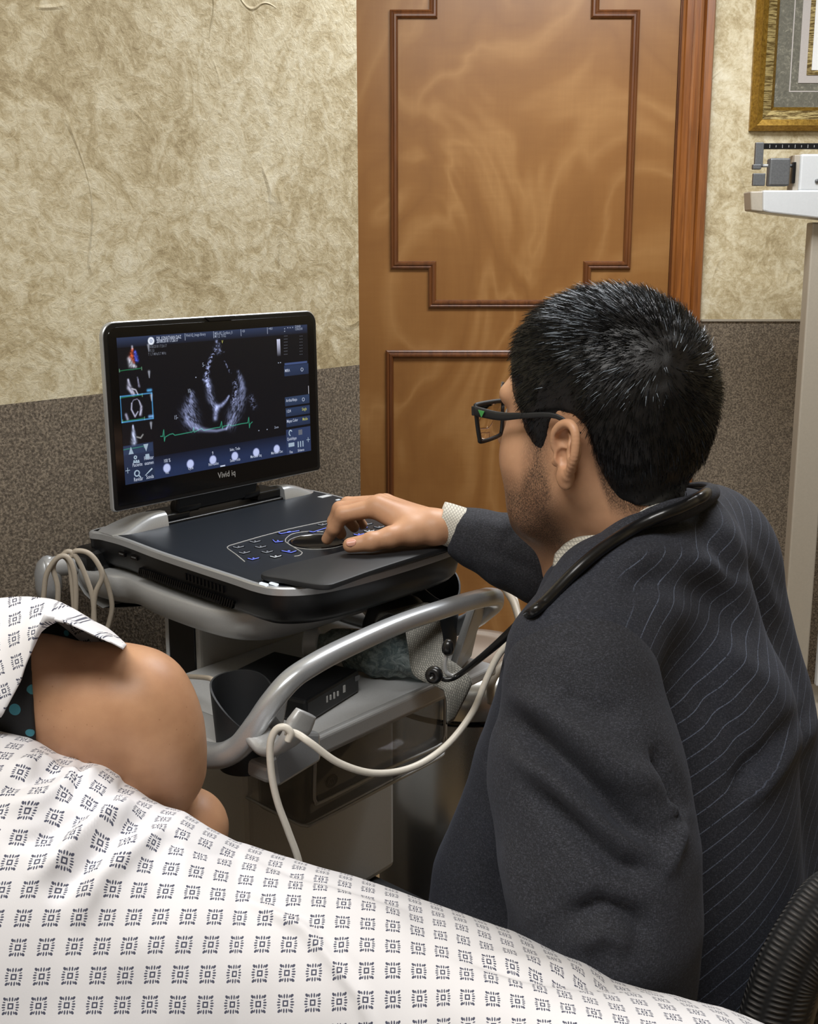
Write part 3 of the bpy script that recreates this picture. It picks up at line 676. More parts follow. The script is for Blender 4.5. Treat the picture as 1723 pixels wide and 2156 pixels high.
thumb(270, 385, 0); thumb(275, 580, 1); thumb(292, 750, 2); thumb(290, 955, 3)
img = np.clip(img, 0, 1)
a0, b0 = Z(178, 672); a1, b1 = Z(408, 648); _, b2 = Z(190, 860)
for q in ([(a0, b0), (a1, b0)], [(a1, b0), (a1, b2)], [(a1, b2), (a0, b2)], [(a0, b2), (a0, b0)]): stroke(q, .65, (.08, .33, .66), 1, None, 1)
stroke([(a1 - 6, b0 + 4), (a1 - 1, b0 + 4)], 2, (.1, .38, .75), .9); stroke([(a1 - 6, b2 + 3), (a1 - 1, b2 + 3)], 2, (.2, .4, .75), .9)
img = np.clip(img, 0, 1)
idx = np.arange(NA * NB).reshape(NB, NA); fq = np.stack([idx[:-1, :-1], idx[1:, :-1], idx[1:, 1:], idx[:-1, 1:]], -1).reshape(-1, 4)
vv = sc0 + AA.reshape(-1, 1) / 1000 * d1 + BB.reshape(-1, 1) / 1000 * SE2 + SN * .0013
t = NT('display_light'); at = t.n('ShaderNodeVertexColor'); at.layer_name = 'pix'
t.set((.003, .003, .004, 1), .25); t.lk(at.outputs[0], t.b.inputs['Emission Color']); t.b.inputs['Emission Strength'].default_value = 1.0
pixmat = t.m
# display text and icons
m = MB()
def st(txt, X, Y, size, mi=0, cond=.68):
    v, f = textgeo(txt, size, .03); a0, b0 = Z(X, Y); m.add([SP(a0 + x * cond, b0 + y, 1.45) for x, y, _ in v], f, mi)
st('DR. JONATHAN DAZ', 442, 262, 6.4); st('20/08/2018 17:26:17', 442, 283, 6.4); st('Vivid iQ_Image library', 656, 238, 5.6, 1); st('MI5c-RS_Cardiaco_II', 864, 224, 5.6, 1); st('MI 1.2  TI 0.2', 864, 245, 5.6, 1)
st('+28', 1062, 206, 5, 1); st('+48.0', 1255, 188, 5, 1); st('23:08:08', 1447, 172, 5, 1); st('12/06/2018', 1447, 191, 5, 1)
st('20/08/2018 17:26:17', 382, 322, 5.4, 2); st('FPS 53', 382, 350, 5.4, 2); st('T 1.7 MHz/3.7 MHz', 382, 376, 5.4, 2)
st('5-', 775, 455, 8, 1); st('10-', 667, 645, 8, 1); st('15-', 569, 838, 8, 1); st('v', 915, 285, 9, 3)
st('100 %', 494, 1152, 7); st('Vol.', 506, 1234, 6); st('Cycle', 672, 1203, 6); st('9', 846, 1094, 7); st('Nro Ciclos', 820, 1176, 6); st('Selec. Todo', 974, 1068, 6); st('Selec. Todo', 976, 1147, 6); st('Marcador Izq', 1124, 1119, 6); st('Marcador Der.', 1274, 1092, 6)
st('Paciente', 268, 1183, 7); st('Finalizar', 352, 1133, 7); st('examen', 356, 1169, 7); st('Revisar', 278, 1288, 7.5); st('Sonda', 368, 1270, 7.5)
st('MIRA', 1374, 495, 6.5); st('Arriba/Abajo', 1382, 712, 6.5); st('1/2/4', 1386, 790, 6.5); st('Single', 1498, 774, 6.5, 3); st('Mapas Color', 1388, 862, 6.5); st('Medio', 1502, 846, 6.5, 3); st('QuickApps', 1390, 992, 6.5); st('Fina', 1408, 1084, 6); st('Enhance', 1468, 1072, 6); st('Zoom', 1298, 904, 5, 1)
for k in range(7): st('------', 1366, 240 + k * 22, 6, 2); st('-- --', 1480, 240 + k * 22, 6, 2)
for (X, Y) in ((728, 532), (1185, 918), (1245, 910), (1327, 427), (1342, 425), (1395, 172), (1412, 172), (1430, 170), (1372, 180), (1372, 198)):
    a0, b0 = Z(X, Y); m.prism([SP(a0 - .9, b0 - .7, 1.4), SP(a0 + .9, b0 - .7, 1.4), SP(a0 + .9, b0 + .7, 1.4), SP(a0 - .9, b0 + .7, 1.4)], SN * .0001, 1)
for X in (649, 857, 1055, 1247):
    a0, b0 = Z(X, 240 - (X - 649) * .075); m.prism([SP(a0 - .4, b0 - 4.5, 1.4), SP(a0 + .4, b0 - 4.5, 1.4), SP(a0 + .4, b0 + 5, 1.4), SP(a0 - .4, b0 + 5, 1.4)], SN * .0001, 1)
def poly(P, mi=0): m.prism([SP(a, b, 1.4) for a, b in P], SN * .0001, mi)
a0, b0 = Z(257, 1062); poly([(a0 - 4, b0 - 5), (a0 + 4, b0 - 5), (a0, b0 + 5)], 4); a0, b0 = Z(366, 1042); poly([(a0 - 4, b0 + 5), (a0, b0 - 5), (a0 + 4, b0 + 5)], 4)
for X, Y in ((233, 1208), (1543, 984)):
    a0, b0 = Z(X, Y); poly([(a0 - 3.6, b0 - .4), (a0 + 3.6, b0 - .4), (a0 + 3.6, b0 + .4), (a0 - 3.6, b0 + .4)], 4); poly([(a0 - .4, b0 - 3.8), (a0 + .4, b0 - 3.8), (a0 + .4, b0 + 3.8), (a0 - .4, b0 + 3.8)], 4)
for X, Y in ((280, 1138), (296, 1136), (311, 1136)):
    a0, b0 = Z(X, Y); poly([(a0 - 2, b0 - 3), (a0 + 2, b0 - 3), (a0 + 1, b0 + 1), (a0 - 1, b0 + 1)], 4)
a0, b0 = Z(289, 1112); m.tube([SP(a0 + 2 * math.cos(q), b0 + 2 * math.sin(q), 1.4) for q in np.linspace(0, 6.28, 9)], .0009, 4, 4)
a0, b0 = Z(300, 1228); m.tube([SP(a0 + 3.8 * math.cos(q), b0 + 3.8 * math.sin(q), 1.4) for q in np.linspace(0, 6.28, 17)], .0010, 4, 4); m.tube([SP(a0 + 3, b0 - 3, 1.4), SP(a0 + 6, b0 - 6.5, 1.4)], .0008, 4, 4)
a0, b0 = Z(385, 1224); m.tube([SP(a0 - 6, b0 - 3, 1.4), SP(a0, b0 + 1, 1.4), SP(a0 + 6, b0 + 5, 1.4)], [.0004, .0008, .0012], 4, 4)
a0, b0 = Z(376, 1106); poly([(a0 - 3.6, b0 - 3), (a0 + 3.6, b0 - 3), (a0 + 3, b0 + 3.5), (a0 - 3, b0 + 3.5)], 4)
a0, b0 = Z(1415, 935); m.tube([SP(a0 + 3 * math.cos(q), b0 + 4 * math.sin(q), 1.4) for q in np.linspace(.5, 4.5, 9)], .0009, 4, 4)
a0, b0 = Z(1422, 1030); poly([(a0 - 6, b0 - 1), (a0 + 6, b0 - 1), (a0 + 6, b0 + 5), (a0 - 6, b0 + 5)], 4); a0, b0 = Z(1488, 1018)
for q in (-5, 0, 5): poly([(a0 + q - 1, b0 - 4), (a0 + q + 1, b0 - 4), (a0 + q + 1, b0 + 5), (a0 + q - 1, b0 + 5)], 4)
a0, b0 = Z(1486, 930); poly([(a0 - 4, b0 - 4), (a0 + 4, b0 - 4), (a0 + 4, b0 + 4), (a0 - 4, b0 + 4)], 2)
for X, Y in ((1498, 475), (1508, 692)):
    a0, b0 = Z(X, Y); m.tube([SP(a0 + 2.4 * math.cos(q), b0 + 2.6 * math.sin(q), 1.4) for q in np.linspace(0, 6.28, 9)], .0006, 4, 1)
a0, b0 = Z(923, 1174); poly([(a0 - 4.5, b0 - 1), (a0 + 4.5, b0 - 1), (a0 + 4.5, b0 + 1), (a0 - 4.5, b0 + 1)])
tv = np.array(m.v); tb_ = len(vv)
dsp = mesh('display', np.concatenate([vv, tv]), fq.tolist() + [tuple(i + tb_ for i in q) for q in m.f], [pixmat] + [emis('text_white', (.5, .55, .68, 1), 1), emis('text_grey', (.3, .34, .44, 1), 1), emis('text_dim', (.12, .13, .16, 1), 1), emis('text_yellow', (.45, .45, .12, 1), 1), emis('icon_white', (.33, .42, .52, 1), 1)], lp, smooth=False, fm=np.concatenate([np.zeros(len(fq)), np.array(m.m) + 1]))
setcol(dsp, 'pix', np.concatenate([img.reshape(-1, 3), np.zeros((len(tv), 3))]))

# control surface
dz = .9237
tpc = atz(669, 1141, dz); rt = np.linalg.norm(atz(609, 1141, dz) - tpc) * .93
v, f = lathe(tpc - UP * .002, [(rt + .0015, 0), (rt + .0015, .0030), (rt, .0034), (rt - .001, .0028), (rt - .002, .0024)], 72); mesh('touchpad', v, f, [M['blackgloss']], lp, auto=30)
def dk(X, Y): return atz(460 + X / 4.786, 1080 + Y / 4.786, dz)
m = MB()
ol = [(265, 490), (180, 420), (95, 360), (88, 345), (110, 330), (400, 245), (700, 165), (1060, 88), (1300, 50)]
m.tube([dk(*p) for p in ol], .0007, 6)
m.tube(catmull([dk(*p) for p in [(765, 437), (815, 430), (842, 408), (835, 392), (760, 345), (695, 305), (676, 285), (685, 255), (740, 215), (830, 195), (930, 186), (1060, 190)]], 5), .0007, 6)
m.tube([tpc + d1 * (rt + .004) * math.cos(q) + d2 * (rt + .004) * math.sin(q) + UP * .0003 for q in np.linspace(0, 2 * math.pi, 49)], .0005, 5)
m.build('panel_outline', M['print'], lp)
def key(X, Y, ws_, wd, mat, rot=0, glyph=1):
    P = dk(X, Y); ca, sa = math.cos(rot), math.sin(rot); a1 = d1 * ca + d2 * sa; a2 = -d1 * sa + d2 * ca
    mb = MB().box(P - UP * .0003, (ws_, wd, .0022), (a1, a2, UP), 0)
    z_ = UP * .0010
    q = [P - a1 * ws_ * .42 - a2 * wd * .4 + z_, P - a1 * ws_ * .42 + a2 * wd * .4 + z_, P + a1 * ws_ * .42 + a2 * wd * .4 + z_]
    mb.tube(q, .0004, 4, 1)
    if glyph: mb.box(P + z_, (ws_ * .14, wd * .16, .0004), (a1, a2, UP), 1)
    return mb.build('key', [M['black'], mat], lp, smooth=False)
for X, Y, c_ in ((195, 345, 0), (255, 400, 0), (345, 462, 1), (362, 290, 0), (418, 343, 0), (485, 393, 2), (570, 440, 3)):
    key(X + 8, Y, .0125, .0105, M['ledblue'] if c_ == 1 else (M['led'] if c_ == 3 else M['keywhite']))
key(600, 285, .012, .016, M['ledblue'], .5); key(712, 388, .012, .019, M['ledblue'], -.1); key(712, 195, .033, .008, M['ledblue'], .25)
key(1010, 172, .036, .008, M['ledblue'], -.1, 0)
def dk2(x, y): return ((x / 4.786 + 640 - 460) * 4.786, (y / 4.786 + 1020 - 1080) * 4.786)
for x, y, c_ in ((190, 405, 'keywhite'), (590, 440, 'ledblue'), (640, 400, 'keywhite'), (660, 470, 'led'), (700, 472, 'keywhite'), (555, 505, 'ledblue'), (760, 430, 'keywhite'), (800, 465, 'keywhite')):
    key(*dk2(x, y), .013, .010, M[c_])
prs = [(552, 1203), (583, 1192), (640, 1178), (705, 1163), (765, 1146), (860, 1115), (940, 1098), (1000, 1098), (1008, 1112), (985, 1134), (955, 1146), (870, 1172), (780, 1201), (718, 1223), (692, 1230), (655, 1228), (600, 1218), (556, 1211)]
P = catmull([toL(atz(px, py, .933))[:2] for px, py in prs], 4, True)
v, f = loftz(P, [(.925, .004), (.927, .0005), (.9295, 0), (.932, .0008), (.933, .003)]); mesh('palm_rest', v, f, M['blackmatte'], lp, auto=45)
m = MB()
for px in (556, 577): m.box(atz(px, 1233, .9225) , (.0035, .012, .006), AX)
m.build('status_light', M['led'], lp, smooth=False)
m = MB()
for px in (557, 569, 582): m.box(atz(px, 1220, .9242), (.005, .0018, .0006), AX)
m.build('status_icons', M['print'], lp, smooth=False)
MB().box(atz(684, 1045, .9242), (.021, .011, .0006), AX).build('white_sticker', M['white'], lp, smooth=False)
MB().box(atz(712, 1052, .9242), (.007, .004, .0006), AX).build('power_light', M['led'], lp, smooth=False)
# ------------------------------------------------------------------ implicit modelling kit (smooth solids from capsules and ellipsoids)
class SDF:
    def __init__(s, lo, hi, h):
        s.lo = np.asarray(lo, float); s.h = h; n = np.ceil((np.asarray(hi) - s.lo) / h).astype(int) + 1
        s.ax = [s.lo[i] + np.arange(n[i]) * h for i in range(3)]
        s.X, s.Y, s.Z = [a.astype(np.float32) for a in np.meshgrid(*s.ax, indexing='ij')]; s.F = np.full(s.X.shape, 9.0, np.float32)
    def cap(s, a, b, ra, rb=None):
        rb = ra if rb is None else rb; a = np.asarray(a, float); b = np.asarray(b, float); d = b - a; l2 = d @ d + 1e-12
        t = np.clip(((s.X - a[0]) * d[0] + (s.Y - a[1]) * d[1] + (s.Z - a[2]) * d[2]) / l2, 0, 1)
        return np.sqrt((s.X - a[0] - t * d[0]) ** 2 + (s.Y - a[1] - t * d[1]) ** 2 + (s.Z - a[2] - t * d[2]) ** 2) - (ra + (rb - ra) * t)
    def ell(s, c, r, ax=None):
        ax = ax or (V3(1, 0, 0), V3(0, 1, 0), UP); q = 0; g = 0
        for i in range(3):
            p = (s.X - c[0]) * ax[i][0] + (s.Y - c[1]) * ax[i][1] + (s.Z - c[2]) * ax[i][2]
            q = q + (p / r[i]) ** 2; g = g + (p / r[i] ** 2) ** 2
        k = np.sqrt(q); return k * (k - 1) / (np.sqrt(g) + 1e-9)
    @staticmethod
    def smin(a, b, k):
        if k <= 0: return np.minimum(a, b)
        h = np.clip(.5 + .5 * (b - a) / k, 0, 1); return b + (a - b) * h - k * h * (1 - h)
    def add(s, d, k=.02): s.F = s.smin(s.F, d, k); return s
    def sub(s, d, k=.01): s.F = -s.smin(-s.F, d, k); return s
    def chain(s, pts, rs, k=.02, inner=.01):
        g = None
        for i in range(len(pts) - 1):
            c = s.cap(pts[i], pts[i + 1], rs[i], rs[i + 1]); g = c if g is None else s.smin(g, c, inner)
        return s.add(g, k)
    def nets(s):
        F = s.F; sg = F < 0; c = [np.s_[:-1], np.s_[1:]]
        cnt = np.zeros(tuple(n - 1 for n in F.shape), np.int8)
        for i in (0, 1):
            for j in (0, 1):
                for k in (0, 1): cnt += sg[c[i], c[j], c[k]]
        act = (cnt > 0) & (cnt < 8); ids = -np.ones(act.shape, np.int64); I = np.argwhere(act); ids[act] = np.arange(len(I))
        acc = np.zeros((len(I), 3)); num = np.zeros(len(I))
        cor = [(i, j, k) for i in (0, 1) for j in (0, 1) for k in (0, 1)]
        val = {q: F[I[:, 0] + q[0], I[:, 1] + q[1], I[:, 2] + q[2]].astype(float) for q in cor}
        for q in cor:
            for ax in range(3):
                if q[ax]: continue
                q2 = list(q); q2[ax] = 1; q2 = tuple(q2); a, b = val[q], val[q2]; m_ = (a < 0) != (b < 0)
                t = np.where(m_, a / np.where(m_, a - b, 1), 0); p = np.tile(np.array(q, float), (len(I), 1)); p[:, ax] += t
                acc[m_] += p[m_]; num[m_] += 1
        V = s.lo + (I + acc / np.maximum(num, 1)[:, None]) * s.h
        fs = []
        for ax in range(3):
            a_ = [np.s_[:], np.s_[:], np.s_[:]]; b_ = list(a_); a_[ax] = np.s_[:-1]; b_[ax] = np.s_[1:]
            A, B = sg[tuple(a_)], sg[tuple(b_)]; E_ = np.argwhere(A != B); o1, o2 = [(1, 2), (2, 0), (0, 1)][ax]
            ok = (E_[:, o1] > 0) & (E_[:, o2] > 0) & (E_[:, o1] < F.shape[o1] - 1) & (E_[:, o2] < F.shape[o2] - 1); E_ = E_[ok]
            fl = A[tuple(E_.T)]
            def cid(da, db):
                q = E_.copy(); q[:, o1] -= da; q[:, o2] -= db; return ids[tuple(q.T)]
            Q = np.stack([cid(1, 1), cid(0, 1), cid(0, 0), cid(1, 0)], 1); Q[~fl] = Q[~fl][:, ::-1]; fs.append(Q)
        return V, np.concatenate(fs)
def joinmesh(parts):
    v, f, b = [], [], 0
    for a, q in parts: v.append(a); f.append(q + b); b += len(a)
    return np.concatenate(v), np.concatenate(f)
def sculpt(o, fn):
    """move vertices along their normals by fn(world positions, normals)"""
    me = o.data; n = len(me.vertices); co = np.zeros(n * 3); me.vertices.foreach_get('co', co); co = co.reshape(-1, 3)
    nr = np.zeros(n * 3); me.vertex_normals.foreach_get('vector', nr); nr = nr.reshape(-1, 3)
    wp = co + np.array(WLOC[o.name]); co += nr * fn(wp, nr)[:, None]
    me.vertices.foreach_set('co', co.ravel()); me.update()
def relax(o, it=2, lam=.5):
    me = o.data; n = len(me.vertices); co = np.zeros(n * 3); me.vertices.foreach_get('co', co); co = co.reshape(-1, 3)
    e = np.zeros(len(me.edges) * 2, np.int32); me.edges.foreach_get('vertices', e); e = e.reshape(-1, 2); dg = np.bincount(e.ravel(), minlength=n)[:, None]
    for _ in range(it):
        a = np.zeros_like(co)
        for k in range(3): a[:, k] = np.bincount(e[:, 0], co[e[:, 1], k], n) + np.bincount(e[:, 1], co[e[:, 0], k], n)
        co += lam * (a / np.maximum(dg, 1) - co)
    me.vertices.foreach_set('co', co.ravel()); me.update()
def polydist(pix, line):
    L_ = np.asarray(line, float); best = np.full(len(pix), 1e9); tt_ = np.zeros(len(pix)); sd = np.zeros(len(pix))
    n = len(L_) - 1
    for i in range(n):
        a, b = L_[i], L_[i + 1]; d = b - a; l2 = d @ d
        t = np.clip(((pix - a) @ d) / l2, 0, 1); r = pix - a - t[:, None] * d; q = np.hypot(r[:, 0], r[:, 1]); m_ = q < best
        best[m_] = q[m_]; tt_[m_] = (i + t[m_]) / n; sd[m_] = (d[0] * r[m_, 1] - d[1] * r[m_, 0]) / math.sqrt(l2)
    return best, tt_, sd
def vnoise(P, sc, seed=0):
    r_ = np.random.default_rng(seed); g = r_.random((64, 64, 64)); q = P * sc + 1000; i = np.floor(q).astype(int); f = q - i; f = f * f * (3 - 2 * f); o = 0
    for a in (0, 1):
        for b in (0, 1):
            for c in (0, 1): o = o + g[(i[:, 0] + a) % 64, (i[:, 1] + b) % 64, (i[:, 2] + c) % 64] * np.where(a, f[:, 0], 1 - f[:, 0]) * np.where(b, f[:, 1], 1 - f[:, 1]) * np.where(c, f[:, 2], 1 - f[:, 2])
    return o * 2 - 1

# ------------------------------------------------------------------ skin, cloth, hair materials
def skin(name, a, b, beard=False):
    t = NT(name); co = t.coord(); n1 = t.noise(co, 22, 4, .6); n2 = t.noise(co, 900, 3, .6)
    c = t.ramp(n1, [(.3, a), (.7, b)])
    if beard:
        at = t.n('ShaderNodeVertexColor'); at.layer_name = 'beard'; sp_ = t.n('ShaderNodeSeparateColor'); t.lk(at.outputs[0], sp_.inputs[0])
        st_ = t.noise(t.mapping((1, 1, .35)), 1500, 2, .6)
        k = t.math('MULTIPLY', sp_.outputs[0], t.ramp(st_, [(.35, (.35, .35, .35, 1)), (.6, (1, 1, 1, 1))]))
        c = t.mix(k, c, srgb(34, 28, 25)); c = t.mix(sp_.outputs[1], c, srgb(196, 118, 104))
    else:
        vo = t.n('ShaderNodeTexVoronoi'); vo.inputs['Scale'].default_value = 130; t.lk(co, vo.inputs['Vector'])
        fr_ = t.math('MULTIPLY', t.math('LESS_THAN', vo.outputs['Distance'], .10), t.math('GREATER_THAN', t.noise(co, 30, 2), .5)); c = t.mix(t.math('MULTIPLY', fr_, .35), c, srgb(130, 80, 55))
    t.set(c, .46, Subsurface_Weight=.06, Subsurface_Scale=.01, Specular_IOR_Level=.4); t.b.inputs['Subsurface Radius'].default_value = (1, .35, .2)
    t.bump(n2, .12, .0006); return t.m
M['skin_doc'] = skin('skin_warm', srgb(184, 138, 106), srgb(202, 156, 122), True)
M['skin_pat'] = skin('skin_tan', srgb(172, 127, 95), srgb(190, 145, 110))
def suit(name, stripes):
    t = NT(name); co = t.coord()
    a_ = t.noise(t.mapping((1300, 1300, 380)), 1, 3, .6); b_ = t.noise(t.mapping((380, 380, 1300)), 1, 3, .6); lo = t.noise(co, 14, 3)
    wv = t.math('ADD', t.math('MULTIPLY', a_, .5), t.math('MULTIPLY', b_, .5))
    c = t.ramp(wv, [(.40, srgb(20, 20, 23)), (.52, srgb(37, 38, 43)), (.63, srgb(66, 67, 75))])
    c = t.mix(t.math('MULTIPLY', lo, .35 if stripes else .12), c, srgb(38, 46, 66))
    if stripes:
        g = t.n('ShaderNodeNewGeometry'); dt = t.n('ShaderNodeVectorMath', operation='DOT_PRODUCT'); t.lk(co, dt.inputs[0]); dt.inputs[1].default_value = stripes
        fr_ = t.math('ABSOLUTE', t.math('SUBTRACT', t.math('FRACT', t.math('MULTIPLY', dt.outputs['Value'], 1 / .0172)), .5))
        va = t.n('ShaderNodeVertexColor'); va.layer_name = 'stripe'; sm_ = t.n('ShaderNodeSeparateColor'); t.lk(va.outputs[0], sm_.inputs[0]); smask = sm_.outputs[0]
        ln = t.math('LESS_THAN', fr_, .030); nx = t.math('GREATER_THAN', t.noise(co, 700, 1), .38)
        c = t.mix(t.math('MULTIPLY', t.math('MULTIPLY', t.math('MULTIPLY', ln, nx), smask), .36), c, srgb(140, 152, 178))
    t.set(c, .88, Sheen_Weight=.04, Sheen_Roughness=.5); t.b.inputs['Sheen Tint'].default_value = (.6, .7, 1, 1)
    t.bump(wv, .35, .0008); return t.m
M['suit'] = suit('suit_cloth_pinstripe', (-.42, -.38, 1.0)); M['suit_plain'] = suit('suit_cloth', None)
t = NT('shirt_check'); bx = []
for ax_ in ('X', 'Z'):
    sx = t.n('ShaderNodeSeparateXYZ'); t.lk(t.mapping((1, 1, 1), (0, R(30), 0)), sx.inputs[0])
    bx.append(t.math('LESS_THAN', t.math('FRACT', t.math('MULTIPLY', sx.outputs[ax_], 340)), .3))
t.set(t.mix(t.math('MULTIPLY', t.math('MAXIMUM', bx[0], bx[1]), .55), srgb(214, 210, 198), srgb(120, 116, 108)), .8); M['shirt'] = t.m
M['hair'] = plain('black_hair', srgb(13, 12, 13), .45, 0, nscale=900, var=.3, bump=.3)
t = NT('hair_strand'); n1 = t.noise(t.coord(), 60, 2)
t.set(t.ramp(n1, [(.3, srgb(8, 8, 9)), (.7, srgb(17, 16, 17))]), .25, Specular_IOR_Level=.36); t.b.inputs['Specular Tint'].default_value = (.8, .9, 1, 1); M['strand'] = t.m

# ------------------------------------------------------------------ the examiner in the suit
BETA = R(41); Fd = V3(-math.cos(BETA), math.sin(BETA), 0); Ld = V3(-math.sin(BETA), -math.cos(BETA), 0)
pt = R(2); Fh = Fd * math.cos(pt) - UP * math.sin(pt); Uh = UP * math.cos(pt) + Fd * math.sin(pt)
Hc = aty(1275, 848, 1.15)
def H(f, l, u): return Hc + Fh * f + Ld * l + Uh * u
def A(px, py, Y): return aty(px, py, Y)
HAX = (Fh, Ld, Uh)
per = empty('person', V3(.28, 1.2, 0), 'man in a dark pinstriped suit and glasses leaning over the ultrasound laptop', 'person')
g = SDF(Hc + V3(-.2, -.19, -.27), Hc + V3(.17, .19, .14), .0021)
g.add(g.ell(H(-.003, 0, .010), (.105, .083, .092), HAX), 0)
g.add(g.ell(H(.036, 0, -.045), (.068, .068, .088), HAX), .02)
for sgn in (1, -1):
    g.add(g.ell(H(.062, .038 * sgn, -.058), (.036, .034, .044), HAX), .02)
    g.chain([H(.0, .056 * sgn, -.075), H(.06, .04 * sgn, -.112), H(.082, .014 * sgn, -.124)], [.023, .024, .024], .03)
    g.add(g.cap(H(.096, .012 * sgn, .012), H(.084, .05 * sgn, .01), .012, .01), .015)
    g.sub(g.ell(H(.109, .031 * sgn, -.012), (.012, .018, .011), HAX), .012)
    g.add(g.ell(H(.086, .031 * sgn, -.013), (.013, .013, .012), HAX), .003)
g.chain([H(.1, 0, .0), H(.112, 0, -.025), H(.122, 0, -.044)], [.009, .010, .012], .012)
for sgn in (1, -1): g.add(g.ell(H(.110, .012 * sgn, -.048), (.012, .008, .008), HAX), .006)
g.add(g.ell(H(.098, 0, -.078), (.013, .026, .008), HAX), .006); g.add(g.ell(H(.096, 0, -.090), (.013, .022, .008), HAX), .004)
nb0 = A(1325, 1140, 1.19)
g.chain([H(-.024, 0, -.05), H(-.022, 0, -.10), nb0 - UP * .03, nb0 - UP * .07], [.060, .055, .057, .057], .03)
g.chain([H(.04, .0, -.11), A(1238, 1190, 1.20)], [.04, .05], .035)
hv, hf = g.nets()
# ear on each side
def ear(sgn):
    c = H(-.012, .084 * sgn, -.040); tw = R(2); ef = Fh * math.cos(tw) - Ld * sgn * -math.sin(tw) * -1; ef = Fh * math.cos(tw) - Ld * sgn * math.sin(tw) * 1.0
    ef = Fh * math.cos(tw) - (Ld * sgn) * math.sin(tw); en = (Ld * sgn) * math.cos(tw) + Fh * math.sin(tw); eu = Uh * .99 + Fh * -.1; eu /= np.linalg.norm(eu)
    def E(a, b, n_=0): return c + ef * a + eu * b + en * n_
    s = SDF(c - .045, c + .045, .00085); ax_ = (ef, eu, en)
    rim = [(.006, -.001, .004), (.013, .006, .007), (.012, .020, .010), (.004, .029, .012), (-.007, .031, .014), (-.015, .024, .016), (-.0175, .010, .017), (-.0155, -.004, .016), (-.006, -.020, .008)]
    rp = catmull([E(*p) for p in rim], 4); s.chain(list(rp), list(np.interp(np.linspace(0, 1, len(rp)), np.linspace(0, 1, 9), [.003, .0036, .0042, .0045, .0045, .0042, .004, .004, .0045])), .002, .001)
    s.add(s.ell(E(-.001, .008, .004), (.014, .022, .0042), ax_), .005)
    s.add(s.ell(E(.000, -.0235, .005), (.0095, .0115, .0050), ax_), .007)
    s.chain([E(-.004, .020, .008), E(-.010, .010, .010), E(-.0095, -.002, .010), E(-.004, -.011, .008)], [.002, .0032, .0036, .003], .004)
    s.add(s.cap(E(.012, -.008, .004), E(.008, -.004, .007), .005, .004), .005)
    s.sub(s.ell(E(.0010, -.003, .011), (.0082, .0098, .0120), ax_), .002)
    s.sub(s.ell(E(.002, .014, .011), (.0075, .0085, .0062), ax_), .002)
    s.sub(s.cap(E(-.0115, .020, .0135), E(-.0130, .0, .0140), .0022, .002), .002)
    s.sub(s.cap(E(.004, -.003, .006), E(.010, -.003, -.006), .003, .003), .002)
    s.add(s.cap(E(.004, .006, -.006), E(.002, -.014, -.004), .009, .008), .006)
    return s.nets()
# right hand resting over the touchpad
HW = A(930, 1106, 1.385)
def hand():
    s = SDF(V3(-.135, 1.29, .915), V3(.11, 1.50, 1.01), .0013)
    wr = A(928, 1108, 1.385); fore = A(1010, 1120, 1.385)
    mi = A(795, 1068, 1.398); mm = A(802, 1062, 1.418); mr = A(812, 1060, 1.438); ml = A(824, 1064, 1.455); cm = A(868, 1118, 1.368)
    s.chain([fore, wr], [.023, .0205], 0)
    for k_, (m_, r0, r1) in enumerate(((mi, .021, .0135), (mm, .021, .013), (mr, .020, .0125), (ml, .018, .011))): s.add(s.cap(wr + V3(-.004, .006 * k_ - .006, 0), m_, r0 - .003, r1), .007)
    s.add(s.cap(A(905, 1112, 1.376), cm, .020, .0165), .014); s.add(s.cap(cm, mi, .015, .011), .012)
    s.chain([cm, A(822, 1131, 1.352), A(782, 1141, 1.343), A(738, 1148, 1.342)], [.0165, .0130, .0112, .0092], .006, .004)
    s.add(s.ell(A(782, 1139, 1.342), (.010, .0105, .0110)), .004)
    s.chain([mi, A(722, 1083, 1.397), A(704, 1112, 1.404), A(689, 1135, 1.414)], [.0125, .0102, .0088, .0073], .005, .004)
    s.chain([mm, A(716, 1072, 1.420), A(704, 1098, 1.426), A(718, 1124, 1.432)], [.0125, .0100, .0088, .0073], .005, .003)
    s.chain([mr, A(732, 1062, 1.445), A(728, 1088, 1.447), A(746, 1110, 1.448)], [.0120, .0098, .0085, .0070], .004, .003)
    s.chain([ml, A(757, 1066, 1.464), A(750, 1088, 1.466), A(764, 1105, 1.466)], [.0105, .0085, .0075, .0063], .004, .003)
    return s.nets()
def torso_skin():
    s = SDF(V3(.05, 1.0, .45), V3(.6, 1.5, 1.06), .012)
    s.add(s.cap(A(1400, 1330, 1.25), A(1420, 2050, 1.2), .09, .11), 0); s.add(s.cap(A(1260, 1430, 1.12), A(1500, 1160, 1.38), .05), .05)
    return s.nets()
body_v, body_f = joinmesh([(hv, hf), ear(1), ear(-1), hand(), torso_skin()])
body = mesh('body', body_v, body_f, M['skin_doc'], per)
bl = (body_v - Hc); fl_, ll_, ul_ = bl @ Fh, bl @ Ld, bl @ Uh
jaw = np.clip((-.062 - ul_ + .42 * np.maximum(.055 - fl_, 0)) / .035, 0, 1) * np.clip((fl_ - .0) / .03, 0, 1) * (ul_ > -.2)
side = np.clip(1 - abs(fl_ - .034) / .022, 0, 1) * np.clip((-.01 - ul_) / .02, 0, 1) * (ul_ > -.09) * (abs(ll_) > .04)
lips = ((fl_ > .095) & (abs(ul_ + .084) < .010) & (abs(ll_) < .024)).astype(float)
isn = (ul_ > -.22).astype(float) * (np.linalg.norm(bl, axis=1) < .2) * (abs(ll_) < .088)
fade = np.clip((ul_ + .172) / .03, 0, 1)
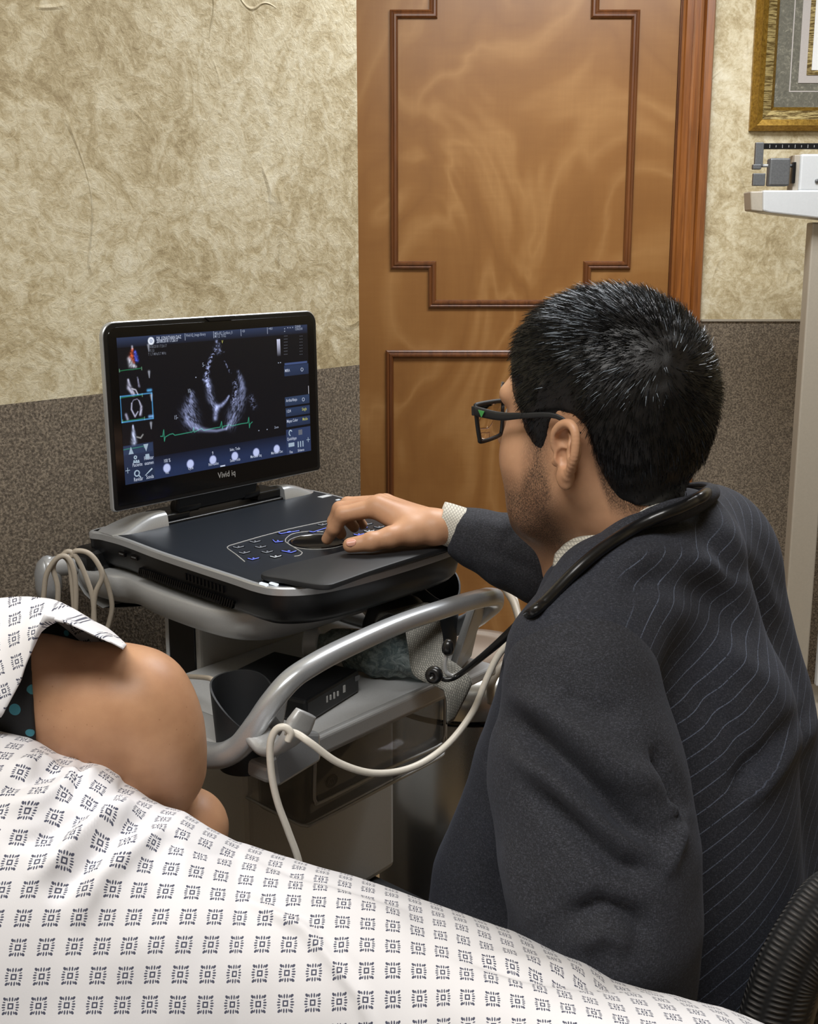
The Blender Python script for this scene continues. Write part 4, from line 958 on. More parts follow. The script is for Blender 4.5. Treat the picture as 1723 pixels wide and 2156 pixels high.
def hairline(f): return np.interp(f, [-.14, -.10, -.07, -.05, -.040, -.034, -.028, -.014, .002, .012, .020, .028, .040, .048, .056, .075, .087, .1, .13], [-.096, -.096, -.094, -.090, -.082, -.055, -.014, -.002, -.004, -.010, -.030, -.046, -.046, -.03, -.008, .012, .04, .052, .06])
nape = np.clip(1 - (hairline(fl_) - .004 - ul_) / .022, 0, 1) ** 1.5 * (fl_ < -.03)
setcol(body, 'beard', np.stack([np.clip(jaw * 1.1 + side * .9 + nape * .9, 0, .95) * isn * fade, lips * .6 * isn, lips * 0], 1))
# thumb nail
nl = A(741, 1146, 1.3335)
def nail(c, ax_, r, nm='fingernail'):
    v, f = [], []
    for i in range(9):
        for j in range(7):
            a_ = (i / 8 - .5) * 2; b_ = (j / 6 - .5) * 2; sx = a_ * math.sqrt(1 - b_ * b_ / 2); sy = b_ * math.sqrt(1 - a_ * a_ / 2)
            v.append(c + ax_[0] * sx * r[0] + ax_[1] * sy * r[1] - ax_[2] * (sy * sy * r[1] * .55 + sx * sx * .0004))
    for i in range(8):
        for j in range(6): f.append((i * 7 + j, (i + 1) * 7 + j, (i + 1) * 7 + j + 1, i * 7 + j + 1))
    return mesh(nm, v, f, M['nail'], per, solid=.0006)
M['nail'] = plain('nail', srgb(214, 158, 138), .3, 0, nscale=100, var=.04, bump=0)
tdir = A(782, 1141, 1.343) - A(738, 1148, 1.342); tdir /= np.linalg.norm(tdir)
nout = V3(-.15, -.83, .5); nout /= np.linalg.norm(nout); nout -= tdir * (nout @ tdir); nout /= np.linalg.norm(nout); tacr = np.cross(tdir, nout)
nail(A(741, 1147, 1.342) + nout * .0101, (tdir, tacr, nout), (.0062, .0052))

# jacket body
def JA(px, py, Y): return A(px, py, Y - .08)
_cap, _chain = SDF.cap, SDF.chain
jk = SDF(V3(-.06, .86, .44), V3(.68, 1.60, 1.13), .0062)
jk.cap = lambda a, b, ra, rb=None: SDF.cap(jk, a, b, ra * .935, (ra if rb is None else rb) * .935)
jk.add(jk.cap(JA(1300, 1440, 1.19), JA(1290, 2150, 1.14), .105, .135), 0)
jk.chain([JA(1490, 1235, 1.38), JA(1505, 1500, 1.35), JA(1525, 1800, 1.30), JA(1530, 2150, 1.28)], [.098, .118, .125, .135], .07)
jk.chain([JA(1400, 1200, 1.24), JA(1420, 1500, 1.22), JA(1430, 2000, 1.17)], [.085, .13, .14], .05)
jk.add(jk.cap(JA(1500, 1135, 1.385), JA(1450, 1150, 1.32), .066, .066), .04)
jk.chain([JA(1430, 1140, 1.25), JA(1300, 1270, 1.14), JA(1226, 1402, 1.085)], [.055, .070, .077], .035)
jk.chain([JA(1180, 1400, 1.18), JA(1120, 1620, 1.20), JA(1035, 1850, 1.20), JA(1010, 2100, 1.17)], [.06, .066, .066, .08], .03)
jk.chain([JA(1215, 1250, 1.22), JA(1190, 1400, 1.2)], [.04, .06], .03)
jv, jf = jk.nets()
jacket = mesh('jacket', jv, jf, M['suit'], per); relax(jacket, 2)
FOLDS_B = [([(1290, 1235), (1400, 1210), (1520, 1270), (1600, 1360)], 34, -.008), ([(1280, 1180), (1380, 1165), (1500, 1195), (1590, 1260)], 26, .006),
           ([(1500, 1060), (1590, 1200), (1640, 1330)], 26, .006), ([(1440, 1040), (1510, 1150), (1560, 1240)], 28, -.006),
           ([(1723, 1500), (1640, 1610), (1560, 1700)], 22, .008), ([(1700, 1480), (1610, 1590), (1530, 1680)], 20, -.006),
           ([(1440, 1400), (1560, 1560), (1600, 1700)], 30, -.004), ([(1500, 1350), (1620, 1440), (1690, 1560)], 30, .004),
           ([(1010, 1600), (1075, 1600), (1090, 1640)], 8, -.004)]
def foldfn(F_, na=.004, ns=9):
    def fn(P, N):
        px = topix(P); vis = np.clip(((CC - P) / np.linalg.norm(CC - P, axis=1)[:, None] * N).sum(1) + .35, 0, 1)
        o = vnoise(P, ns, 5) * na + vnoise(P, ns * 2.3, 6) * na * .4
        for ln, wd, am in F_:
            d_, t_, sd_ = polydist(px, ln); o += am * np.exp(-(d_ / wd) ** 2) * vis * np.clip(np.sin(math.pi * np.clip(t_, .03, .97)) * 1.6, 0, 1)
        return o
    return fn
sculpt(jacket, foldfn([(a, b, c * 1.3) for a, b, c in FOLDS_B]))
_me = jacket.data; _n = len(_me.vertices); _c = np.zeros(_n * 3); _me.vertices.foreach_get('co', _c); _c = _c.reshape(-1, 3) + np.array(WLOC['jacket']); _r = np.zeros(_n * 3); _me.vertex_normals.foreach_get('vector', _r); _r = _r.reshape(-1, 3)
_sn = V3(-.42, -.38, 1.0); _sn /= np.linalg.norm(_sn); _mk = np.clip((.74 - abs(_r @ _sn)) / .2, 0, 1) * np.clip((_c[:, 0] - .17) / .04, 0, 1)
setcol(jacket, 'stripe', np.stack([_mk] * 3, 1))
# near sleeve (left arm hanging)
sl = SDF(V3(-.0, .76, .42), V3(.36, 1.12, 1.02), .0055)
sl.cap = lambda a, b, ra, rb=None: SDF.cap(sl, a, b, ra * .925, (ra if rb is None else rb) * .925)
sl.chain([JA(1222, 1440, 1.066), JA(1236, 1640, 1.03), JA(1262, 1800, 1.0), JA(1275, 1930, .99), JA(1270, 2120, .99)], [.0785, .092, .090, .085, .075], 0, .02)
sl.chain([JA(1300, 2050, 1.0), JA(1150, 2080, .97)], [.07, .05], .03)
sv, sf = sl.nets(); sleeve = mesh('jacket_sleeve', sv, sf, M['suit_plain'], per); relax(sleeve, 2)
FOLDS_S = [([(1030, 1490), (1120, 1540), (1230, 1640), (1330, 1740), (1420, 1800)], 30, -.016), ([(1060, 1440), (1180, 1520), (1300, 1620), (1420, 1680)], 34, .009),
           ([(1090, 1640), (1200, 1730), (1300, 1820), (1400, 1850)], 26, -.011), ([(1060, 1580), (1170, 1640), (1290, 1750), (1400, 1810)], 24, .010),
           ([(1180, 1940), (1260, 1905), (1340, 1930), (1370, 1990)], 22, -.009), ([(1200, 1990), (1280, 1950), (1330, 1990)], 22, .007),
           ([(1370, 1560), (1420, 1660), (1450, 1760)], 16, -.010), ([(1400, 1690), (1440, 1720), (1400, 1860)], 16, .008),
           ([(1170, 1460), (1240, 1500), (1330, 1500)], 26, -.004), ([(1060, 1760), (1090, 1880), (1150, 1960)], 24, .005)]
sculpt(sleeve, foldfn([(a, b, c * 1.4) for a, b, c in FOLDS_S], .003, 12))
# far sleeve (right arm reaching to the laptop)
s2 = SDF(V3(-.01, 1.24, .82), V3(.56, 1.56, 1.09), .005)
s2.chain([A(944, 1107, 1.392), A(1005, 1134, 1.385), A(1075, 1160, 1.375), A(1150, 1185, 1.365), A(1230, 1190, 1.37)], [.0275, .036, .046, .052, .056], 0, .01)
s2.chain([A(1230, 1190, 1.36), A(1490, 1150, 1.31)], [.055, .060], .02)
cdir = A(1005, 1134, 1.385) - A(944, 1107, 1.392); cdir /= np.linalg.norm(cdir)
cdir = V3(.93, -.03, -.30); cdir /= np.linalg.norm(cdir)
cpt = A(958, 1109, 1.388)
s2.F = np.maximum(s2.F, -((s2.X - cpt[0]) * cdir[0] + (s2.Y - cpt[1]) * cdir[1] + (s2.Z - cpt[2]) * cdir[2]))
v_, f_ = s2.nets(); slv2 = mesh('jacket_sleeve', v_, f_, M['suit_plain'], per); relax(slv2, 2)
sculpt(slv2, foldfn([([(1000, 1150), (1100, 1190), (1170, 1230)], 12, -.003), ([(990, 1085), (1060, 1110), (1100, 1090)], 14, .002), ([(1080, 1100), (1060, 1150), (1090, 1220)], 12, -.003)], .0025, 22))
# shirt cuff
tube('shirt_cuff', [cpt - cdir * .021, cpt - cdir * .012, cpt + cdir * .004, cpt + cdir * .012], [.0262, .0268, .0270, .027], M['shirt'], per, n=28, k=2)
# shirt collar, jacket collar
def band(pts, wid, updir, mat, nm, th=.003, k=8):
    P = catmull(pts, k); n = len(P); wd = np.interp(np.linspace(0, 1, n), np.linspace(0, 1, len(wid)), wid); v = []; f = []
    ud = np.array([np.interp(np.linspace(0, 1, n), np.linspace(0, 1, len(updir)), np.array(updir)[:, c]) for c in range(3)]).T
    for i in range(n):
        u_ = ud[i] / np.linalg.norm(ud[i])
        for j in range(5): v.append(P[i] + u_ * wd[i] * (j / 4 - .5))
    for i in range(n - 1):
        for j in range(4): f.append((i * 5 + j, (i + 1) * 5 + j, (i + 1) * 5 + j + 1, i * 5 + j + 1))
    return mesh(nm, v, f, mat, per, solid=th)
from mathutils.bvhtree import BVHTree
def wbvh(objs):
    V, Fc, b = [], [], 0
    for o in objs:
        w = WLOC[o.name]; V += [tuple(q.co + w) for q in o.data.vertices]; Fc += [tuple(i + b for i in p.vertices) for p in o.data.polygons]; b = len(V)
    return BVHTree.FromPolygons(V, Fc)
suit_tree = wbvh([jacket, sleeve])
def onsuit(px, py, off, Y):
    r = ray(px, py); h_, n_, _, _ = suit_tree.ray_cast(Vector(CC), Vector(r).normalized())
    if h_ is None: return A(px, py, Y)
    return np.array(h_) - r / np.linalg.norm(r) * off * 1.1
def ruled(top, bot, mat, nm, th, k=8, bulge=.004):
    T_, B_ = catmull(top, k), catmull(bot, k); n = len(T_); c_ = nb0; v = []; f = []
    for i in range(n):
        for j in range(6):
            q = j / 5; P = T_[i] * (1 - q) + B_[i] * q; o = P - c_; o[2] = .02; o /= np.linalg.norm(o); v.append(P + o * bulge * math.sin(math.pi * q))
    for i in range(n - 1):
        for j in range(5): f.append((i * 6 + j, (i + 1) * 6 + j, (i + 1) * 6 + j + 1, i * 6 + j + 1))
    return mesh(nm, v, f, mat, per, solid=th)
bk_t = [A(1490, 1022, 1.17), A(1450, 1022, 1.27), A(1330, 1052, 1.29), A(1215, 1120, 1.27)]
seam = [A(1168, 1218, 1.13), A(1213, 1173, 1.104), A(1265, 1128, 1.086), A(1325, 1089, 1.074), A(1400, 1058, 1.068), A(1458, 1040, 1.095)]
ruled([A(1170, 1166, 1.142), A(1225, 1112, 1.116), A(1290, 1074, 1.096), A(1345, 1062, 1.086), A(1405, 1058, 1.085), A(1450, 1050, 1.11)] + [p - UP * .012 - V3(.006, .004, 0) for p in bk_t[:3]],
      [p + V3(0, .004, 0) - UP * .004 for p in seam] + [A(1478, 1044, 1.17), A(1440, 1040, 1.26), A(1330, 1075, 1.28)], M['shirt'], 'shirt_collar', .002, bulge=.002)
low = [onsuit(1160, 1262, .004, 1.1), onsuit(1228, 1188, .004, 1.09), onsuit(1295, 1140, .004, 1.08), onsuit(1355, 1112, .004, 1.058), onsuit(1425, 1096, .004, 1.055), onsuit(1475, 1074, .004, 1.08)]
ruled(seam + bk_t, low + [A(1508, 1046, 1.17), A(1480, 1034, 1.32), A(1330, 1085, 1.36), A(1200, 1170, 1.32)], M['suit_plain'], 'jacket_collar', .005, bulge=.006)
suit_tree = wbvh([jacket, sleeve, D.objects['jacket_collar'], D.objects['shirt_collar']])
# jacket front panel hem with buttonhole, pocket flap
m = MB(); m.tube([A(931, 1853, 1.128), A(945, 1860, 1.126), A(966, 1866, 1.126)], .0016, 6); m.build('buttonhole', M['blackgloss'], per)
# trousers and shoes
tr = SDF(V3(-.12, .92, .04), V3(.62, 1.56, .62), .012)
for a_, kn, an in ((V3(.26, 1.04, .50), V3(.10, 1.16, .47), V3(.12, 1.14, .09)), (V3(.42, 1.24, .50), V3(.22, 1.36, .49), V3(.26, 1.32, .09))):
    tr.chain([a_, kn, an], [.085, .062, .045], .03)
tr.add(tr.cap(V3(.28, 1.04, .51), V3(.42, 1.24, .51), .1), .04)
v_, f_ = tr.nets(); mesh('trousers', v_, f_, M['suit_plain'], per)
for c_ in (V3(.10, 1.16, .04), V3(.24, 1.34, .04)):
    s = SDF(c_ - V3(.2, .15, .045), c_ + V3(.12, .18, .09), .006); s.add(s.cap(c_ + V3(.02, -.015, 0), c_ - V3(.12, -.08, .005), .038, .034), 0); s.F = np.maximum(s.F, -(s.Z - .002))
    v_, f_ = s.nets(); mesh('shoe', v_, f_, M['black'], per)

# hair: a close cap, then individual strands growing out from the whorl
hg = SDF(Hc + V3(-.14, -.14, -.12), Hc + V3(.14, .14, .145), .0026)
hg.add(hg.ell(H(-.003, 0, .010), (.105, .083, .092), HAX), 0); hg.add(hg.ell(H(.036, 0, -.045), (.064, .066, .088), HAX), .02)
hg.chain([H(-.024, 0, -.05), H(-.022, 0, -.10), nb0 - UP * .03], [.060, .056, .056], .03)
fX = (hg.X - Hc[0]) * Fh[0] + (hg.Y - Hc[1]) * Fh[1] + (hg.Z - Hc[2]) * Fh[2]; uX = (hg.X - Hc[0]) * Uh[0] + (hg.Y - Hc[1]) * Uh[1] + (hg.Z - Hc[2]) * Uh[2]
def hairline(f): return np.interp(f, [-.14, -.10, -.07, -.05, -.040, -.034, -.028, -.014, .002, .012, .020, .028, .040, .048, .056, .075, .087, .1, .13], [-.096, -.096, -.094, -.090, -.082, -.055, -.014, -.002, -.004, -.010, -.030, -.046, -.046, -.03, -.008, .012, .04, .052, .06])
thick = .0100 * np.clip((uX - hairline(fX)) / .045, .05, 1) + .002 * np.clip((uX - .03) / .06, 0, 1)
base_ = hg.F - thick; cut = (hairline(fX) - uX) * .75
hg.F = hg.smin(-base_, -cut, .004) * -1 if False else -SDF.smin(-base_, -cut, .003)
v_, f_ = hg.nets(); hcap = mesh('hair', v_, f_, M['hair'], per); relax(hcap, 1)
sculpt(hcap, lambda P, N: vnoise(P, 90, 3) * .0012)
me = hcap.data; nv = len(me.vertices); co = np.zeros(nv * 3); me.vertices.foreach_get('co', co); co = co.reshape(-1, 3) + np.array(WLOC[hcap.name]); nr = np.zeros(nv * 3); me.vertex_normals.foreach_get('vector', nr); nr = nr.reshape(-1, 3)
whl = H(-.088, .040, .046); outw = ((co - H(-.0, 0, -.01)) * nr).sum(1) > 0
cand = np.where(outw)[0]; NS = 36000; pick = rng.choice(cand, NS)
P0 = co[pick] + rng.normal(0, .0011, (NS, 3)); N0 = nr[pick]
dv = P0 - whl; dist_ = np.linalg.norm(dv, axis=1)[:, None] + 1e-6; dv = dv / dist_
sw = np.cross(N0, dv) * .35; T0 = dv + sw + rng.normal(0, .16, (NS, 3)); down = -Uh * np.clip((.0 - ((P0 - Hc) @ Uh)) / .05, 0, 1)[:, None] * 1.2; T0 = T0 + down
T0 -= N0 * (T0 * N0).sum(1)[:, None]; T0 /= np.linalg.norm(T0, axis=1)[:, None] + 1e-9
uu = (P0 - Hc) @ Uh; ff = (P0 - Hc) @ Fh
edge = np.clip((uu - hairline(ff)) / .05, .25, 1); top = np.clip((uu - .05) / .05, 0, 1)
ln = (.010 + .005 * top + rng.random(NS) * .006) * edge; lift = (.18 + .28 * top + .12 * rng.random(NS)) * (.6 + .4 * edge)
near = np.clip(dist_[:, 0] / .03, .25, 1); ln *= near
phi_ = rng.normal(0, .75, NS)[:, None]; side_ = np.cross(N0, T0) * np.cos(phi_) + N0 * np.sin(phi_); w0 = .00036
vs = np.zeros((NS, 8, 3)); cur = P0 - N0 * .0015
for j in range(4):
    q = j / 3; wj = w0 * (1 - q * .75); vs[:, 2 * j] = cur - side_ * wj; vs[:, 2 * j + 1] = cur + side_ * wj
    dirj = T0 * np.cos(lift * (1 - .5 * q))[:, None] + N0 * np.sin(lift * (1 - .5 * q))[:, None]; cur = cur + dirj * (ln / 3)[:, None]
bi = np.arange(NS)[:, None] * 8; fq = np.concatenate([bi + np.array([2 * j, 2 * j + 1, 2 * j + 3, 2 * j + 2]) for j in range(3)])
st_o = mesh('hair_strands', vs.reshape(-1, 3), fq, M['strand'], per); tag(st_o, kind='stuff')
# sideburn and nape stubble strands
def eyeb(sgn):
    m = MB()
    for k in range(46):
        q = rng.random(); b = H(.107 - .024 * q * q, (.014 + .042 * q) * sgn, .012 + .004 * math.sin(q * 3) + rng.normal(0, .0016)); m.tube([b, b + Ld * sgn * .004 + Uh * .0025 + Fh * .001], [.0004, .0002], 3)
    m.build('eyebrow', M['hair'], per)
eyeb(1); eyeb(-1)
for sgn in (1, -1):
    v_, f_ = lathe(H(.088, .031 * sgn, -.013), [(.0001, .0118), (.006, .0108), (.0105, .006), (.0122, 0), (.01, -.006), (.0001, -.012)], 20, Fh); mesh('eye', v_, f_, M['white'], per)

# ------------------------------------------------------------------ glasses
gl = empty('eyeglasses', H(.118, 0, -.02), 'black rectangular framed eyeglasses on the suited man', 'glasses')
t = NT('clear_lens'); t.set((.95, .97, 1, 1), .02, 0, Transmission_Weight=1.0, IOR=1.08); M['lens'] = t.m
for sgn in (1, -1):
    oc = [(.012, -.004), (.014, .001), (.066, .003), (.071, .0), (.070, -.012), (.064, -.032), (.058, -.037), (.022, -.036), (.015, -.030)]
    pts = [H(.121 - .010 * (l / .07) ** 2, l * sgn, u - .004) for l, u in oc]
    rim_o = tube('rim', list(catmull(pts, 5, True)) + [pts[0]], .0024, M['blackmatte'], gl, n=8, k=0)
    c_ = catmull(pts, 4, True); mm_ = c_.mean(0); n_ = len(c_); vv_ = [c_[i] - Fh * .0006 for i in range(n_)] + [c_[i] + Fh * .0006 for i in range(n_)]
    ff_ = [tuple(range(n_)), tuple(range(2 * n_ - 1, n_ - 1, -1))] + [(i, i + n_, (i + 1) % n_ + n_, (i + 1) % n_) for i in range(n_)]
    mesh('lens', vv_, ff_, M['lens'], rim_o)
    tp = [H(.111, .0725 * sgn, -.006), H(.10, .079 * sgn, -.007), H(.07, .083 * sgn, -.009), H(.04, .088 * sgn, -.006), H(.0, .089 * sgn, -.004), H(-.025, .086 * sgn, -.02)]
    tube('temple', [q for q in tp], [.0048, .0052, .0044, .003, .0026, .0022], M['blackmatte'], gl, n=10, k=5, flat=(UP, .38, .7))
    hg_ = H(.1125, .0712 * sgn, -.007); MB().box(hg_, (.005, .006, .010), HAX).build('hinge', M['blackmatte'], gl, smooth=False, bevel=.001)
    a0_ = H(.094, .0838 * sgn, -.0045); e1_ = H(.07, .0862 * sgn, -.007) - a0_; e1_ /= np.linalg.norm(e1_)
    MB().prism([a0_ - e1_ * .0045, a0_ + e1_ * .0045, a0_ - Uh * .007], Ld * sgn * .0006).build('triangle_mark', plain('green_enamel', srgb(70, 150, 80), .4), gl, smooth=False)
tube('bridge', [H(.121, .012, -.006), H(.124, 0, -.003), H(.121, -.012, -.006)], .0022, M['blackmatte'], gl, n=8)

# ------------------------------------------------------------------ stethoscope
sg_ = empty('stethoscope', A(1200, 1200, 1.1), 'black stethoscope hung around the suited man\'s neck', 'stethoscope')
M['rubber'] = plain('black_rubber', srgb(20, 20, 21), .28, 0, nscale=300, bump=0)
tp = [A(1300, 1075, 1.31), A(1420, 1030, 1.30), A(1488, 1030, 1.23)] + [onsuit(*q, .007, 1.08) for q in ((1484, 1042), (1460, 1056), (1430, 1070), (1400, 1082), (1365, 1097), (1330, 1115), (1295, 1137), (1262, 1160), (1230, 1186), (1200, 1214), (1172, 1243))] + [onsuit(1145, 1270, .007, 1.06), onsuit(1120, 1290, .007, 1.06), A(1100, 1305, 1.06)]
tube('tubing', tp, [.006, .006, .006, .006, .0058, .0055, .0050], M['rubber'], sg_, n=14, k=10)
bi1 = tube('binaural_tube', [A(1103, 1303, 1.062), A(1040, 1362, 1.09), A(975, 1415, 1.13), A(948, 1430, 1.13), A(928, 1428, 1.13), A(915, 1418, 1.125)], [.0045, .004, .0032, .0028, .0026, .0026], M['rubber'], sg_, n=12, k=8)
bi2 = tube('binaural_tube', [A(1103, 1307, 1.068), A(1035, 1368, 1.10), A(965, 1420, 1.14), A(942, 1418, 1.14), A(937, 1400, 1.14), A(942, 1372, 1.14)], [.004, .0035, .0028, .0025, .0022, .0022], M['silver_dark'], sg_, n=12, k=8)
v_, f_ = lathe(A(943, 1375, 1.14), [(.003, -.002), (.0062, .001), (.0068, .006), (.0058, .011), (.003, .0145), (.0012, .015)], 20, V3(.05, 0, 1)); mesh('ear_tip', v_, f_, M['rubber'], bi2)
v_, f_ = lathe(A(920, 1419, 1.125), [(.004, -.002), (.0085, .002), (.0095, .006), (.0085, .0105), (.0035, .0125), (.003, .009)], 20, V3(-.45, -.85, .15)); mesh('ear_tip', v_, f_, M['rubber'], bi1)

# ------------------------------------------------------------------ things on the cart
cbx = toL(atz(755, 1455, .755)); cbn = toL(atz(625, 1507, .755))
m = MB(); m.prism([L(-.062, .322, .751), L(-.178, .345, .751), L(-.205, .21, .751), L(-.085, .19, .751)], UP * .03, 0)
bx_ = m.build('black_box', M['black'], None, smooth=False, bevel=.004); tag(bx_, 'flat black device box lying on the cart shelf beside the left probe cup', 'device box')
pc = L(-.066, .323, .772); MB().box(L(-.069, .3245, .772), (.008, .0015, .006), AX).build('square_label', M['greymetal'], bx_, smooth=False)
m = MB()
for q in range(4): m.box(L(-.135 + q * .007, .3365 + .0008 * q - .0015 * q, .768), (.0022, .0012, .008 - .002 * (q % 2)), AX)
m.box(L(-.098, .3295, .768), (.004, .0012, .009), AX); m.build('printed_marks', M['print'], bx_, smooth=False)
# clear bag
t = NT('clear_plastic_bag'); nz_ = t.noise(t.coord(), 70, 5, .7, 1.5); t.set(t.ramp(nz_, [(.4, srgb(110, 128, 130)), (.62, srgb(190, 204, 204))]), .12, Transmission_Weight=.55, IOR=1.25); t.bump(nz_, .8, .004); M['bag'] = t.m
c1_ = L(-.035, .30, .785); c2_ = L(.015, .335, .782)
s = SDF(c1_ - V3(.14, .13, .045), c1_ + V3(.14, .13, .06), .004); s.chain([L(-.02, .275, .778), L(.0, .305, .782), L(.022, .345, .781)], [.022, .032, .030], 0); s.F = np.maximum(s.F, -(s.Z - .7515))
v_, f_ = s.nets(); bg = mesh('plastic_bag', v_, f_, M['bag'], None); relax(bg, 2); sculpt(bg, lambda P, N: vnoise(P, 45, 8) * .004 + vnoise(P, 110, 9) * .002)
tag(bg, 'crumpled clear plastic bag on the cart shelf beneath the handle', 'plastic bag')
bt = empty('bottle', A(655, 1390, 1.45), 'clear bottle with white screw cap lying behind the plastic bag', 'bottle')
bc_ = A(642, 1352, 1.45); ax_b = V3(1, -.12, -.02); ax_b /= np.linalg.norm(ax_b)
v_, f_ = lathe(bc_, [(.018, 0), (.020, .002), (.020, .018), (.018, .020)], 28, ax_b); mesh('bottle_cap', v_, f_, M['white'], bt, auto=40)
v_, f_ = lathe(bc_, [(.012, .018), (.013, .026), (.020, .036), (.022, .05), (.022, .115), (.019, .12)], 32, ax_b); mesh('bottle_body', v_, f_, M['bag'], bt, auto=40)
# grey woven strap + dark roll
t = NT('grey_webbing'); sx = t.n('ShaderNodeTexCoord'); ck = t.n('ShaderNodeTexBrick'); ck.inputs['Scale'].default_value = 1; ck.inputs['Brick Width'].default_value = .0042; ck.inputs['Row Height'].default_value = .0024; ck.inputs['Mortar Size'].default_value = .0004
t.lk(t.coord('UV'), ck.inputs['Vector']); ck.inputs['Color1'].default_value = srgb(150, 148, 140); ck.inputs['Color2'].default_value = srgb(128, 127, 120); ck.inputs['Mortar'].default_value = srgb(88, 88, 84)
t.set(ck.outputs['Color'], .85); t.bump(ck.outputs['Fac'], -.8, .001); M['web'] = t.m
def ribbon(nm, pts, dirs, wid, mat, th, par=None, k=8):
    P = catmull(pts, k); n = len(P); Dd = np.array([np.interp(np.linspace(0, 1, n), np.linspace(0, 1, len(dirs)), np.array(dirs)[:, c]) for c in range(3)]).T; Dd /= np.linalg.norm(Dd, axis=1)[:, None]
    wd = np.interp(np.linspace(0, 1, n), np.linspace(0, 1, len(wid)), wid); al = np.concatenate([[0], np.cumsum(np.linalg.norm(np.diff(P, axis=0), axis=1))]); v = []; uv = []; f = []
    for i in range(n):
        for j in range(7): v.append(P[i] + Dd[i] * wd[i] * (j / 6 - .5)); uv.append((al[i], wd[i] * (j / 6)))
    for i in range(n - 1):
        for j in range(6): f.append((i * 7 + j, (i + 1) * 7 + j, (i + 1) * 7 + j + 1, i * 7 + j + 1))
    return mesh(nm, v, f, mat, par, uv=uv, solid=th)
sr = empty('webbing_strap', L(.03, .3, .76), 'grey woven strap with a dark rolled end hanging over the cart shelf', 'strap')
ribbon('woven_band', [A(800, 1335, 1.42), A(835, 1285, 1.40), A(880, 1290, 1.36), A(895, 1345, 1.32), A(905, 1400, 1.28), A(945, 1425, 1.27), A(965, 1450, 1.26), A(948, 1520, 1.26)], [V3(1, .5, 0), V3(1, .6, 0), V3(.9, .6, .2), V3(.9, .2, .3), V3(.9, .2, .5), V3(.7, .2, .7), V3(.9, .2, .3), V3(.3, .3, .1)], [.03, .05, .05, .045, .045, .035, .035, .012], M['web'], .003, sr)
s = SDF(A(830, 1300, 1.42) - .06, A(830, 1300, 1.42) + .06, .004); s.chain([A(795, 1318, 1.42), A(812, 1290, 1.42), A(862, 1288, 1.42)], [.020, .021, .022], 0); v_, f_ = s.nets(); mesh('dark_roll', v_, f_, M['blackmatte'], sr)

# cables
def cable(lab, pts, r, mat, grp=None, k=10):
    o = tube('cable', pts, r, mat, None, n=12, k=k); return tag(o, lab, 'cable', grp)
cable('white cable sagging from the cable hook to the suited man\'s elbow', [A(1115, 1335, 1.16), A(1082, 1346, 1.16), A(1050, 1380, 1.165), A(1025, 1430, 1.165), A(995, 1500, 1.16), A(940, 1570, 1.14), A(870, 1615, 1.11), A(790, 1628, 1.08), A(715, 1607, 1.06), A(655, 1565, 1.05), A(625, 1545, 1.055), A(600, 1540, 1.055)], .0037, M['cable'])
cable('white cable dropping from the cable hook behind the patterned gown', [A(606, 1560, 1.05), A(612, 1542, 1.05), A(598, 1531, 1.05), A(580, 1538, 1.05), A(569, 1570, 1.05), A(572, 1630, 1.05), A(585, 1690, 1.05), A(607, 1750, 1.05), A(632, 1825, 1.05), A(650, 1950, 1.05)], .0037, M['cable'])
cable('thick grey cable rising behind the right end of the cart handle', [A(1040, 1190, 1.75), A(1062, 1235, 1.7), A(1085, 1275, 1.65), A(1098, 1340, 1.6), A(1085, 1400, 1.6), A(1060, 1400, 1.58), A(1035, 1440, 1.56), A(1035, 1480, 1.56)], .006, M['cablegrey'])
cable('thin white cable beside the thick grey cable behind the handle', [A(1052, 1190, 1.74), A(1078, 1240, 1.69), A(1092, 1290, 1.64), A(1100, 1350, 1.6), A(1110, 1450, 1.6)], .004, M['cable'])
cable('short white cable at the top of the cart column', [A(735, 1270, 1.45), A(755, 1278, 1.44), A(775, 1298, 1.43), A(780, 1320, 1.42)], .0025, M['cable'])
cable('grey lead by the left probe cup', [A(330, 1425, 1.4), A(380, 1424, 1.32), A(440, 1428, 1.22), A(452, 1440, 1.2)], .003, M['cablegrey'])
YA = 1.415
for lab, p in (('outermost pale cable looped over the rear arm at far left', [(85, 1320), (92, 1255), (98, 1210), (118, 1178), (140, 1172), (155, 1200), (160, 1250), (158, 1320)]),
               ('second pale cable looped over the rear arm bulb', [(118, 1320), (122, 1240), (112, 1195), (125, 1172), (142, 1178), (150, 1210), (160, 1330)]),
               ('pale cable arching over the rear arm and falling towards the gown sleeve', [(128, 1172), (146, 1161), (165, 1180), (185, 1225), (196, 1265), (200, 1330)]),
               ('pale cable curling over the rear arm beside the laptop corner', [(150, 1172), (160, 1160), (185, 1164), (205, 1185), (215, 1215), (200, 1255), (196, 1330)]),
               ('thin dim cable hanging by the carpeted wall below the laptop', [(212, 1195), (228, 1235), (236, 1275), (230, 1310), (220, 1340)])):
    k_ = {'o': 0, 's': .006}.get(lab[0], .012)
    cable(lab, [A(x, y, YA + .0 + k_ * (1 if lab[0] != 't' else 4)) for x, y in p], .0034, M['cablegrey'])

